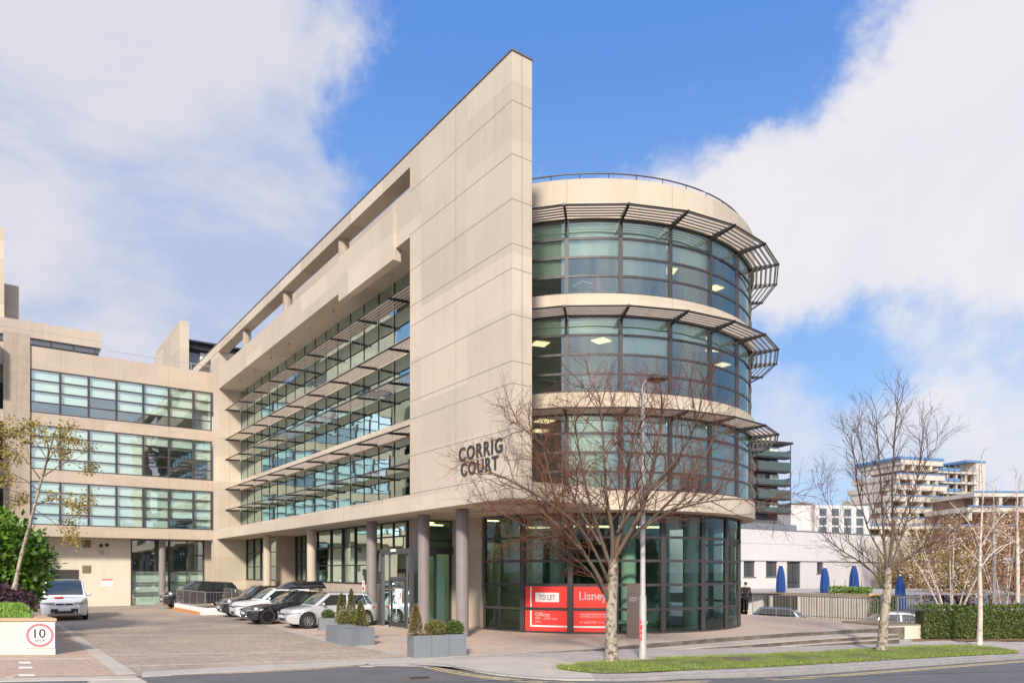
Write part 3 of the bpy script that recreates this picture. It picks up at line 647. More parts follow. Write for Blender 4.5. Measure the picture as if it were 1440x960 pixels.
# ---- drum ground floor
fgr = lambda a, o, z: (GC[0]+(RGG+o)*math.cos(a/RGG-ANG), GC[1]+(RGG+o)*math.sin(a/RGG-ANG), z)
def ang_for(px):
    tgt = (px-CX)/FPX; best = None
    for k in range(-1500, -200):
        q = R(k/10); X = gcw.x+RGG*math.cos(q); Y = gcw.y+RGG*math.sin(q)
        if (X-0)*math.cos(q)+(Y)*math.sin(q) > 0: continue
        e = abs(X/Y-tgt)
        if best is None or e < best[0]: best = (e, k/10)
    return best[1]
gx = [681, 735, 802, 866, 932, 988, 1021]; ga = [ang_for(x) for x in gx]; ga += [ga[-1]+15.5*(k+1) for k in range(5)]
rowsg = (.93, 1.86, 2.78, 3.68)
gwins = []
for k in range(len(ga)-1):
    gwins.append(window(ob, fgr, R(ga[k])*RGG, R(ga[k+1])*RGG, .0, 4.6, rowsg, M['glass_lobby'], 0, na=5, mull=.2, trans=.10, out=.06))
mb, b = part('lobby_floor', [M['carpet'], M['ceiling'], M['inwall'], M['planter']])
n = 40; mb.add([(GC[0]+(RGG-.2)*math.cos(2*math.pi*k/n), GC[1]+(RGG-.2)*math.sin(2*math.pi*k/n), .03) for k in range(n)], [tuple(range(n))], 0)
mb.box(GC[0]+1.5, GC[0]+1.7, GC[1]-3.2, GC[1]+4, .03, 4.5, 2)
mb.box(GC[0]-5.2, GC[0]+1.5, GC[1]+2.6, GC[1]+2.8, .03, 4.5, 2)
b()
for a in (-112, -81, -47):
    mb, b = part('inner_column', M['ceiling']); mb.lathe([(.30, .03), (.30, 4.58)], GC[0]+5.3*math.cos(R(a)-ANG), GC[1]+5.3*math.sin(R(a)-ANG), 18); b(smooth=True)
for a0, a1, rr in ((-135, -105, 4.9), (-100, -60, 4.6)):
    q0, q1 = R(a0)-ANG, R(a1)-ANG
    m = MB(); m.tube([(GC[0]+rr*math.cos(q0), GC[1]+rr*math.sin(q0), 4.2), (GC[0]+rr*math.cos(q1), GC[1]+rr*math.sin(q1), 4.2)], .045, 6); m.build('strip_light', M['light'], ob)
# letting boards fixed inside the drum glass
def fboard(ang0, ang1, z0, z1, mi, mb, o=.035, n=6):
    mb.grid([[fgr((R(ang0)+(R(ang1)-R(ang0))*k/n)*RGG, o, z) for k in range(n+1)] for z in (z0, z1)], mi)
lb = thing('letting_board', 'red letting board reading TO LET and Offices in the lower drum panes', 'sign', P0, ANG, 'red letting boards on the drum glass')
lb2 = thing('letting_board', 'red letting board with the Lisney name in large white letters, behind the street tree', 'sign', P0, ANG, 'red letting boards on the drum glass')
for root, (g0, g1) in ((lb, (ga[1], ga[2])), (lb2, (ga[2], ga[3]))):
    e = math.degrees(.12/RGG); p = MB(); fboard(g0+e, g1-e, 0.08, .87, 0, p, .012); fboard(g0+e, g1-e, .99, 1.80, 0, p, .012); p.build('red_panel', M['red'], root)
    w = (R(g1)-R(g0))*RGG; s0 = R(g0)*RGG
    def on(x0, z0, mb, o=.022): return lambda x, y, z: fgr(s0+x0+x, o+.001, z0+z)
    p = MB()
    if root is lb:
        fboard(g0+math.degrees(.34/RGG), g0+math.degrees(.40/RGG), 1.0, 1.79, 0, p, .02); fboard(g0+math.degrees(.34/RGG), g0+math.degrees(.40/RGG), .24, .865, 0, p, .02)
        fboard(g0+math.degrees(.40/RGG), g1-e, .24, .30, 0, p, .02); fboard(g0+math.degrees(.56/RGG), g0+math.degrees(1.52/RGG), 1.20, 1.56, 0, p, .02)
        text('Offices', .60, .155, .004, .01, 0, p, on(.56, .645, p)); text('502 – 1,904 sqm', .90, .115, .004, .008, 0, p, on(.56, .50, p)); text('(TBR)', .22, .09, .004, .006, 0, p, on(.56, .375, p))
        p.build('white_lettering', M['sign_white'], root)
        p = MB(); text('TO LET', .68, .19, .004, .006, 0, p, on(.70, 1.285, p, .03)); 
        p.build('sign_letters', M['sign_ink'], root)
    else:
        fboard(g0+e, g1-e, .24, .30, 0, p, .02)
        text('Lisney', 1.06, .42, .004, .02, 0, p, on(.34, 1.19, p)); fboard(g0+math.degrees(.36/RGG), g0+math.degrees(1.55/RGG), .75, .765, 0, p, .02)
        text('COMMERCIAL REAL ESTATE', 1.2, .075, .004, .008, 0, p, on(.36, .63, p)); text('01-638 2700', .62, .09, .004, .008, 0, p, on(.36, .40, p)); text('lisney.com', .42, .08, .004, .003, 0, p, on(1.04, .40, p))
        p.build('white_lettering', M['sign_white'], root)
# lobby furniture and the potted palm
pc = gcw+Vector((2.35, -5.2, 0))
pp = thing('potted_palm', 'leafy palm in a black pot standing inside the drum glass', 'plant', (5.95, 28.75, .03))
mb = MB(); mb.lathe([(0, 0), (.20, 0), (.28, .42), (.25, .42), (.24, .38), (0, .38)], 0, 0, 20); mb.build('pot', M['blackplastic'], pp, smooth=True, angle=40)
mb = MB(); mb.tube([(0, 0, .38), (.02, 0, .75), (.0, .02, 1.1)], [.04, .03, .02], 6)
for k in range(38):
    a = rng.uniform(0, 6.283); L_ = rng.uniform(.4, .75); up = rng.uniform(.2, 1.0); z = rng.uniform(.5, 1.15)
    P = []
    for s_ in range(5):
        q = s_/4; x = L_*q*math.cos(a); y = L_*q*math.sin(a); zz = z+up*q*.8-q*q*.55; w = .045*(1-abs(q-.35))*(1 if s_ < 4 else .05)
        P.append([(x-math.sin(a)*w, y+math.cos(a)*w, zz), (x+math.sin(a)*w, y-math.cos(a)*w, zz)])
    mb.grid(P)
mb.build('foliage', M['hedge'], pp)
sc = thing('display_screen', 'black screen on a stand beside the potted palm inside the drum', 'screen', (5.1, 29.1, .03), R(-20))
mb = MB(); mb.box(-.32, .32, -.03, .03, .75, 1.4); mb.build('screen_panel', M['ink'], sc); mb = MB(); mb.box(-.28, .28, -.05, .05, 0, .72); mb.build('stand', M['blackplastic'], sc)
be = thing('lobby_bench', 'pale green bench inside the drum glass behind the lamp post', 'bench', (4.55, 28.6, .03), R(-5))
mb = MB(); mb.box(-.75, .75, -.2, .2, .30, .42); mb.build('seat', M['blind'], be, bevel=.02)
for x in (-.6, .6): mb = MB(); mb.box(x-.04, x+.04, -.17, .17, 0, .30); mb.build('leg', M['blind'], be)

# ================================================================ LEFT WING
wb = thing('wing_building', 'pinkish stone wing with three rows of pale green windows behind the car park', 'building', P0, ANG)
T0 = 33.6
fw = lambda a, o, z: (-a, T0+.06-o, z)
mb = MB()
mb.box(-12.6, -.003, T0, T0+.5, 4.58, 5.28); mb.box(-12.6, -.003, T0, T0+.5, 8.03, 8.78); mb.box(-12.6, -.003, T0, T0+.5, 11.56, 12.3); mb.box(-12.6, -.003, T0, T0+.5, 15.03, 16.43)
for r_ in (-2.9, -9.26):
    for z0, z1 in ((4.59, 5.27), (8.04, 8.77), (11.57, 12.29), (15.04, 16.42)): mb.box(r_-.006, r_+.006, T0-.003, T0, z0, z1, 1)
mb.build('floor_bands', [M['stone_pink'], M['joint']], wb)
mb = MB(); mb.box(-12.6, -.1, T0+.5, T0+12, 4.6, 5.2)
for z in (8.1, 11.63, 15.2): mb.box(-12.6, -.1, T0+.5, T0+12, z, z+.55)
mb.box(-12.6, 6, T0+11.8, T0+12, 0, 16); mb.build('floor_slab', M['ceiling'], wb)
mb = MB(); mb.box(-12.6, -.1, T0+5.5, T0+5.7, 0, 15.1); mb.build('core_wall', M['inwall'], wb)
sx = [.10, 1.31, 2.89, 4.48, 6.09, 7.69, 9.26, 10.86]
wbl = {2: [.5, .72, .74, .72, .49, .72, .74], 1: [.5, .3, .25, .99, .99, .99, .99], 0: [.9, .72, .98, .98, .99, .99, .99]}
for i, (z0, z1) in enumerate(((5.28, 8.03), (8.78, 11.56), (12.3, 15.03))):
    for k in range(7):
        q = (z1-z0)/4
        window(wb, fw, sx[k], sx[k+1], z0, z1, (z0+q, z0+2*q, z0+3*q), M['glass_wing'], wbl[i][k], mull=.13, trans=.075)
mb = MB()
mb.box(-12.25, -10.88, T0-.12, T0-.003, 0, 17.1); mb.box(-12.25, -10.88, T0-.003, T0+.3, 16.44, 17.1); mb.box(-11.6, -11.588, T0-.123, T0-.12, .1, 17.09, 1); mb.box(-12.24, -10.89, T0-.123, T0-.12, 14.6, 14.612, 1)
mb.build('end_pier', [M['stone_dark'], M['joint']], wb)
mb = MB(); mb.box(-14, -5.0, T0+1.8, T0+2.0, -.1, 4.6); mb.build('ground_floor_wall', M['render'], wb); mb = MB(); mb.box(-.2, .3, T0+1.8, T0+2.0, -.1, 4.6); mb.build('corner_wall', M['stone'], wb)
mb = MB(); mb.box(-14.5, -.0, T0+.45, T0+2.2, 4.575, 4.62); mb.build('soffit', M['stone_pink'], wb)
fwg = lambda a, o, z: (-a, T0+1.85-o, z)
for a0, a1 in ((.2, 2.55), (2.55, 4.98)):
    window(wb, fwg, a0, a1, -.05, 4.57, (.85, 1.55, 2.35, 3.5), M['glass_wing'], 0, mull=.14, vs=((a0+a1)/2,) if a0 < 1 else (), trans=.09)
mb = MB(); mb.box(-4.95, -.22, T0+2.1, T0+2.15, 0, 2.3); mb.build('obscured_lower_glazing', M['blind'], wb)
mb = MB(); mb.lathe([(.22, 0), (.22, 4.58)], -3.15, T0+1.0, 22); mb.build('round_column', M['column'], wb, smooth=True)
mb = MB(); mb.box(-9.5, -8.1, T0+1.77, T0+1.8, 0, 2.47); mb.build('service_door', M['frame'], wb)
for r_, z0, w in ((-7.65, 3.95, .5), (-7.65, 2.25, .5)):
    mb = MB(); mb.box(r_-w/2, r_+w/2, T0+1.76, T0+1.80, z0, z0+.5)
    for q in range(6): mb.box(r_-w/2+.03, r_+w/2-.03, T0+1.74, T0+1.76, z0+.05+q*.075, z0+.08+q*.075)
    mb.build('air_vent', M['coping'], wb)
for r_, z0 in ((-6.8, 4.1), (-6.45, 4.15)):
    mb = MB(); mb.lathe([(0, T0+1.75), (.12, T0+1.75), (.13, T0+1.8)], r_, z0, 14, axis='y'); mb.build('flue_cap', M['frame'], wb)
mb = MB(); mb.lathe([(0, T0+1.55), (.10, T0+1.58), (.14, T0+1.7), (.08, T0+1.8)], -6.78, 3.65, 12, axis='y'); mb.build('bulkhead_lamp', M['rail'], wb)
mb = MB(); mb.box(-6.75, -6.1, T0+1.785, T0+1.8, 1.35, 1.85); mb.build('wall_notice', M['sign_white'], wb)
mb = MB(); mb.box(-6.74, -6.11, T0+1.778, T0+1.784, 1.75, 1.84); mb.build('notice_strip', M['red'], wb)
mb = MB(); mb.tube([(-6.6, T0+.25, 16.95), (-.1, T0+.25, 16.95)], .025, 6)
for k in range(6): mb.tube([(-6.5+k*1.27, T0+.25, 16.4), (-6.5+k*1.27, T0+.25, 16.95)], .02, 5)
mb.build('roof_railing', M['steel'], wb)
# set-back storey on the wing roof
mb = MB(); mb.box(-22, -6.6, T0+3.4, T0+9, 17.85, 18.9); mb.box(-22, -6.75, T0+3.6, T0+9, 15.7, 17.85, 1)
mb.box(-6.603, -6.6, T0+3.4, T0+9, 18.3, 18.312, 2); mb.box(-21, -6.6, T0+3.397, T0+3.4, 18.3, 18.312, 2)
mb.build('rooftop_storey', [M['stone_pink'], M['winglass'], M['joint']], wb)
mb = MB(); 
for k in range(10): mb.box(-7-k*1.3, -7-k*1.3+.06, T0+3.52, T0+3.6, 16.4, 17.85)
mb.box(-22, -6.75, T0+3.5, T0+3.6, 17.40, 17.47); mb.build('rooftop_window_frame', M['frame'], wb)
mb = MB(); mb.box(-5.9, -4.2, T0+5, T0+6.5, 16, 17.4); mb.build('roof_hatch', M['stone_pink'], wb)

# glass bays at the far left edge
gb = thing('glazed_bay_building', 'grey framed glass bays stacked at the far left edge beyond the stone pier', 'building', P0, ANG)
for i in range(5):
    z = 2.2+i*2.85; off = 0 if i in (4, 2, 1) else .5
    mb = MB(); mb.box(-17.5, -12.75-off*.4, T0-1.1+off, T0+2, z, z+.35); mb.box(-12.95-off*.4, -12.75-off*.4, T0-1.1+off, T0-.95+off, z+.35, z+2.5); mb.box(-14.6, -14.45, T0-1.1+off, T0-.95+off, z+.35, z+2.5); mb.box(-17.5, -12.75-off*.4, T0-1.1+off, T0+2, z+2.5, z+2.85-.01)
    fo = mb.build('bay_frame', M['frame'], gb)
    mb = MB(); mb.box(-17.5, -12.82-off*.4, T0-1.02+off, T0+1.9, z+.35, z+2.5); mb.build('pane', M['glass_wing'], fo)
    mb = MB(); mb.box(-17.5, -12.95-off*.4, T0-.6+off, T0+1.7, z+.36, z+2.49); mb.build('blind', M['blind'], fo)
mb = MB(); mb.box(-17.5, -13.5, T0+2, T0+4, 0, 17); mb.build('wall', M['frame'], gb)

tw = thing('concrete_tower', 'tall pale concrete tower with a grey lift shaft at the top left', 'building', (-41.8, 60, 0), R(35.6))
mb = MB(); mb.box(-9, 0, 0, 7, 0, 30.6)
for z in (18, 21.2, 24.4, 27.8): mb.box(-9, 0, -.004, 0, z, z+.02, 1); mb.box(0, .004, 0, 7, z, z+.02, 1)
for k in range(8): mb.box(-1.1*k-.6, -1.1*k-.58, -.004, 0, 10, 27.8, 1)
mb.build('tower_wall', [M['stone'], M['joint']], tw)
mb = MB(); mb.box(-.2, 1.05, 1.2, 4, 0, 26.4); mb.box(-.2, 1.054, 1.196, 1.2, 23.8, 23.82, 1); mb.build('lift_shaft', [M['stone_pink'], M['joint']], tw)

rf = thing('rooftop_blade_block', 'sloping stone blade wall with a dark glazed penthouse beyond the wing roof', 'building', P0, ANG)
mb = MB(); mb.box(-.2, .5, 43.8, 55, 0, 23.0); mb.build('blade_wall', M['stone'], rf)
mb = MB(); mb.box(.6, 6.5, 44.3, 55, 21.0, 21.45); mb.box(.5, 6.7, 43.9, 55, 21.45, 21.6); mb.build('flat_roof', M['frame_dark'], rf)
mb = MB(); mb.box(.65, 6.2, 45.0, 54, 16, 21.0); mb.build('glazing', M['winglass'], rf)
mb = MB()
for k in range(5): mb.box(.62+k*1.3, .72+k*1.3, 44.9, 45.0, 16, 21.0)
mb.box(.65, 6.2, 44.9, 45.0, 18.2, 18.3); mb.build('window_frame', M['frame_dark'], rf)
mb = MB(); mb.box(1.6, 2.1, 44.85, 44.98, 18.3, 20.9); mb.build('curtain', M['sign_white'], rf)

# ================================================================ GROUND
def l2w(r, t, z): return tuple(wl(r, t, z))
def samp(pts, n):
    """n points evenly along a polyline"""
    pts = [Vector(p) for p in pts]; ds = [0]
    for a, b in zip(pts, pts[1:]): ds.append(ds[-1]+(b-a).length)
    out = []; j = 0
    for k in range(n):
        s = ds[-1]*k/(n-1)
        while j < len(ds)-2 and ds[j+1] < s: j += 1
        f = (s-ds[j])/max(1e-9, ds[j+1]-ds[j]); out.append(pts[j].lerp(pts[j+1], f))
    return out
def smooth(pts, it=2):
    for _ in range(it):
        q = [pts[0]]
        for a, b in zip(pts, pts[1:]): a, b = Vector(a), Vector(b); q += [a.lerp(b, .25), a.lerp(b, .75)]
        q.append(pts[-1]); pts = q
    return pts
mb = MB(); mb.poly([(-1500, -1500, -1.32), (1500, -1500, -1.32), (1500, 2500, -1.32), (-1500, 2500, -1.32)]); struct(mb.build('ground', M['asphalt']))
def zroad(r): return zf(r)-.012-.11*max(0, min(1, (r+3.2)/5))
mb = MB(); rs = [-400, -60, -20, -8]+[-5+k for k in range(5)]+[0+k*2.5 for k in range(9)]+[30, 60, 400]; ts = [-400, -60, -30, -20, -14, -10, -7, -3.0]
mb.grid([[l2w(r, t if t != -3.0 else (-6.0 if r > 16 else (7.0 if r <= -5 else -3.0)), zroad(r)) for t in ts] for r in rs]); struct(mb.build('road', M['asphalt']))
# kerb line, seen from left to right
Kpx = [(520, 936), (570, 932.5), (615, 932.5), (650, 940), (700, 948), (765, 953.5), (840, 955), (902, 953), (965, 949), (1140, 941), (1195, 937), (1345, 927), (1440, 920.5)]
K = [gps(*p) for p in Kpx]; d = (K[-1]-K[-2]).normalized(); K += [K[-1]+d*12, K[-1]+d*60, K[-1]+d*300]
K = smooth(K, 2)
# nose of the court's edge and top step
Npx = [(520, 934), (570, 930), (610, 926.5), (657, 921.5), (765, 916), (840, 911.5), (900, 905), (965, 900), (1050, 893.5), (1140, 887.5), (1236, 883)]
NS = smooth([gp(*p) for p in Npx], 1)
rmax, tmax = lc(NS[-1]); rmax = max(rmax, 17.2)
# the footway from the court's edge to the kerb
inner = [p+U*.5 for p in NS]; a_, b_ = lc(inner[-1]); inner += [wl(18, -5.6), wl(30, -5.8), wl(100, -6.5), wl(330, -12)]
Ks = [wl(-6.5, -3.95)]+[p for p in K]
mb = MB(); n = 120
def bias(pts):   # dense where seen
    return samp(pts[:], n)
near_in = samp(inner[:-2], n-8)+samp(inner[-3:], 9)[1:]; 
kk = [p for p in K]
near_k = samp(kk[:-2], n-8)+samp(kk[-3:], 9)[1:]
rows = []
for a, b in zip(near_in, near_k):
    row = []
    for j in range(9):
        p = a.lerp(b, j/8); r, t = lc(p); row.append((p.x, p.y, zf(r)))
    rows.append(row)
mb.grid(rows); struct(mb.build('footway', M['footway']))
# concrete apron in front of the court, flush
def gsheet(name, m, A, B, dz, n=40, k=6, zfun=None):
    A = samp(A, n); B = samp(B, n); rows = []
    for a, b in zip(A, B):
        row = []
        for j in range(k+1):
            p = a.lerp(b, j/k); r, t = lc(p); row.append((p.x, p.y, (zfun(r) if zfun else zf(r))+dz))
        rows.append(row)
    mb = MB(); mb.grid(rows); return thick(struct(mb.build(name, m)))
gsheet('concrete_apron', M['concrete'], [gps(*p) for p in [(505, 936), (560, 931), (610, 928), (657, 924), (700, 922.5), (772, 924), (800, 930), (824, 934.5)]],
       [gps(*p) for p in [(520, 936.5), (570, 933), (615, 933), (650, 940.2), (700, 948.2), (765, 953.7), (800, 954.8), (836, 954.8)]], .004)
# kerb stones
A = [p for p in K if lc(p)[0] > -8]; Ki = []
for i, p in enumerate(A):
    dd = (A[min(i+1, len(A)-1)]-A[max(i-1, 0)]); dd.z = 0; dd.normalize(); Ki.append(Vector((-dd.y, dd.x, 0)))
mb = MB(); rows = []
for p, nrm in zip(A, Ki):
    r, t = lc(p); z = zf(r)+.008; q = p+nrm*.16; o = p-nrm*.01
    rows.append([(o.x, o.y, z-.30), (o.x, o.y, z-.015), (p.x+nrm.x*.01, p.y+nrm.y*.01, z), (q.x, q.y, z)])
mb.grid(rows); struct(mb.build('kerb', M['kerb']))
for o1 in (.32, .50):
    mb = MB(); rows = []
    for p, nrm in list(zip(A, Ki))[10:]:
        r, t = lc(p); rows.append([(p.x-nrm.x*(o1+w), p.y-nrm.y*(o1+w), zroad(r)+.006) for w in (0, .08)])
    mb.grid(rows); thick(struct(mb.build('yellow_line', M['yellow'])))
# verge
Vu = [(783, 938), (800, 935), (840, 930.5), (880, 929), (930, 926), (1000, 923), (1060, 921), (1130, 917.5), (1229, 912), (1302, 908.5), (1362, 907), (1399, 911), (1431, 917)]
Vl = [(785, 940), (800, 943), (840, 946.5), (880, 946), (923, 944), (985, 941.5), (1048, 939), (1130, 934.7), (1259, 927), (1345, 922.5), (1385, 920.5), (1410, 919.5), (1432, 918)]
VU = smooth([gps(*p) for p in Vu], 1); VL = smooth([gps(*p) for p in Vl], 1)
n = 90; VUs, VLs = samp(VU, n), samp(VL, n); mb = MB(); rows = []
for i, (a, b) in enumerate(zip(VUs, VLs)):
    row = []
    for j in range(9):
        p = a.lerp(b, j/8); r, t = lc(p); e = min(1, i/4, (n-1-i)/4)*math.sin(math.pi*j/8)**.5 if 0 < j < 8 else 0
        row.append((p.x, p.y, zf(r)+.012+.05*e*rng.uniform(.7, 1.2)))
    rows.append(row)
mb.grid(rows); struct(mb.build('grass_verge', M['grassbed'], smooth=True))
mb = MB(); bare = [gps(1033, 928), gps(1210, 924), gps(990, 934)]
for _ in range(42000):
    f = rng.random()*(n-1); i = int(f); f -= i; j = rng.uniform(-.02, 1.02); p = VUs[i].lerp(VUs[min(i+1, n-1)], f).lerp(VLs[i].lerp(VLs[min(i+1, n-1)], f), j)
    if any((p-q).length < .55*rng.uniform(.6, 1.1) for q in bare) and rng.random() < .8: continue
    wv = math.sin(p.x*2.1+p.y*1.3)+math.sin(p.x*.9-p.y*2.7+1)+math.sin(p.x*5.3+p.y*4.1)*.7
    if wv > 1.0 and rng.random() < .75: continue
    r, t = lc(p); z = zf(r)+.02; h = rng.uniform(.03, .07)*(1.25-.25*max(-1, min(1, wv))); a = rng.uniform(0, 6.28); w = .008; c, s_ = math.cos(a)*w, math.sin(a)*w; lx, ly = rng.uniform(-.03, .03), rng.uniform(-.03, .03)
    mb.add([(p.x-c, p.y-s_, z), (p.x+c, p.y+s_, z), (p.x+lx, p.y+ly, z+h)], [(0, 1, 2)])
o = mb.build('grass', M['grass']); tag(o, 'short bright green grass on the kerbside verge', 'grass'); o['kind'] = 'stuff'
mb = MB()
def leaf(mb, p, s, flat=False):
    a = Vector((rng.gauss(0, 1), rng.gauss(0, 1), rng.gauss(0, .25 if flat else 1))).normalized()
    b = Vector((rng.gauss(0, 1), rng.gauss(0, 1), rng.gauss(0, .25 if flat else 1))); b = (b-a*b.dot(a)).normalized()
    if flat: a.z *= .3; b.z *= .3
    mb.add([p-a*s, p+b*s*.5, p+a*s, p-b*s*.5], [(0, 1, 2, 3)])
for p, nrm in zip(samp(A[:len(A)-2], 900), [None]*900):
    for _ in range(3):
        q = p+Vector((rng.gauss(0, .2), rng.gauss(-.18, .16), 0)); r, t = lc(q); leaf(mb, Vector((q.x, q.y, zroad(r)+.02)), rng.uniform(.015, .035), True)
for _ in range(2200):
    i = rng.randrange(n); p = VUs[i].lerp(VLs[i], rng.random()); r, t = lc(p); leaf(mb, Vector((p.x+rng.gauss(0, .3), p.y+rng.gauss(0, .2), zf(r)+.07)), rng.uniform(.018, .035), True)
for px, py, sg, cnt in ((870, 912, 6, 160), (660, 925, 1.6, 160), (1000, 903, 3, 90), (640, 944, 1.5, 160), (590, 955, 1.2, 130)):
    for _ in range(cnt): q = gps(px+rng.gauss(0, 22), py+rng.gauss(0, 2.2)); r, t = lc(q); leaf(mb, Vector((q.x, q.y, max(zf(r), zroad(r))+.012)), rng.uniform(.012, .028), True)
o = mb.build('fallen_leaves', M['fallen']); tag(o, 'brown fallen leaves gathered along the kerb and verge', 'leaves'); o['kind'] = 'stuff'
for pts in ([(1017, 926), (1062, 924), (1078, 928.5), (1028, 931)],):
    mb = MB(); q = [gps(*p)+Vector((0, 0, .062)) for p in pts]; mb.poly(q); mb.poly([v-Vector((0, 0, .05)) for v in q]); tag(mb.build('inspection_cover', M['manhole']), 'rusty inspection cover set in the grass verge', 'manhole cover')
# court, car park and plaza
front = [(-600, 985), (-150, 957), (0, 951), (60, 950.5), (190, 950), (330, 946), (450, 940)]
ring_ = [lc(gp(*p)) for p in front]+[lc(p) for p in NS[1:]]
poly2 = ring_+[(17.6, -5.25), (21.0, -5.3), (21.0, 45), (-60, 45), (-60, ring_[0][1])]
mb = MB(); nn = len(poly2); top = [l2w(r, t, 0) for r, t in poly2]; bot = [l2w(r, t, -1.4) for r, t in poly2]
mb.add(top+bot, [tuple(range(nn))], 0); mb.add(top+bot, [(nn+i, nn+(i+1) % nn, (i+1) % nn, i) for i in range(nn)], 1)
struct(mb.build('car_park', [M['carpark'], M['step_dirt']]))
def flat(name, m, px, z, extra=None):
    mb = MB(); mb.poly([gp(x, y, z) for x, y in px]); return thick(struct(mb.build(name, m)))
# plaza sheet: everything right of the pale divider
pl = [(380, 880), (456, 899), (563, 917.5), (575, 924), (560, 928)]
pr2 = [lc(gp(*p)) for p in pl]+[lc(p+U*.34) for p in NS[3:]]+[(17.6, -5.0), (20.9, -5.0), (20.9, 44), (6, 44), (6, 7), (-1.0, 9.8), (-3, 16)]
mb = MB(); mb.poly([l2w(r, t, .004) for r, t in pr2]); thick(struct(mb.build('plaza', M['plaza'])), .02)
# pale nosing along the court edge
mb = MB(); mb.grid([[tuple(p+Vector((0, 0, .008))), tuple(p+U*.36+Vector((0, 0, .008)))] for p in NS]); thick(struct(mb.build('step_nosing', M['step'])))
def bandp(name, a, b, w, z=.009, m='band'):
    a, b = Vector(a), Vector(b); dd = (b-a).normalized(); q = Vector((-dd.y, dd.x, 0))*w/2; mb = MB(); mb.poly([tuple(v+Vector((0, 0, z))) for v in (a-q, b-q, b+q, a+q)]); return thick(struct(mb.build(name, M[m])))
bandp('stone_band', gp(340, 868), gp(456, 899), .32); bandp('stone_band', gp(456, 899), gp(568, 918.5), .32, .010)
bandp('stone_band', gp(500, 889.5), gp(660, 910), .25, .011); bandp('stone_band', gp(524, 908), gp(700, 895.5), .28, .012)
bandp('stone_band', gp(660, 912), gp(1060, 878), .18, .013)
bandp('stone_band', gp(200, 947.5), gp(600, 925.5), .85, .010)
for a, b in (((92, 893), (560, 893)), ((110, 884), (300, 882)), ((150, 920), (500, 915)), ((170, 936), (560, 925))):
    bandp('parking_line', gp(*a), gp(*b), .10, .004)
# steps
for z, px in ((-.15, [(915, 915), (944, 912.5), (1050, 905), (1140, 898.3), (1225, 893), (1262, 891)]), (-.30, [(1075, 910), (1151, 904.3), (1200, 901), (1265, 896.8)]), (-.42, [(1140, 911), (1200, 906.5), (1266, 901.5)])):
    if z < -.4: continue
    f_ = [gp(x, y, z) for x, y in px]; mb = MB(); rows = []
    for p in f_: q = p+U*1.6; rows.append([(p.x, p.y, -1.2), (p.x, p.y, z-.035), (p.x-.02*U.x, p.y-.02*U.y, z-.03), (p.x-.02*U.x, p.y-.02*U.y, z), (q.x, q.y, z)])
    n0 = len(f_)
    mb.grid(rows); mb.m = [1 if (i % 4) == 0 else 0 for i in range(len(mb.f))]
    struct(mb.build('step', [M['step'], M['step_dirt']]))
# left pavement
flat('pavement', M['leftpave'], [(-150, 957), (0, 951), (167, 947.5), (124, 916.5), (81, 876.5), (60, 868), (-60, 868), (-150, 900)], .004)
flat('kerb_band', M['concrete'], [(165, 947.3), (124, 916.5), (80.5, 877), (84, 876), (142.5, 914.5), (191, 946)], .010)
flat('kerb_band', M['band'], [(-20, 926.2), (130, 925), (128, 923.8), (-20, 925)], .012)
for y in (929.5, 936.5, 947): flat('white_marking', M['white'], [(26, y), (26+20*(.8+(y-929)/60), y), (28+20*(.8+(y-929)/60), y+2), (27, y+2)], .010)
flat('kerb_band', M['concrete'], [(-150, 958), (-20, 952.5), (190, 949.8), (198, 953.5), (-20, 957)], .012)
mb = MB(); q = [gp(x, y, -.004) for x, y in [(130, 954), (198, 953), (213, 962), (118, 962)]]; mb.poly(q); struct(mb.build('concrete_apron', M['concrete']))
mb = MB(); mb.poly([gp(x, y, .007) for x, y in [(78, 900), (81, 898), (94, 918), (77, 920.6)]]); struct(mb.build('kerb_band', M['footway']))

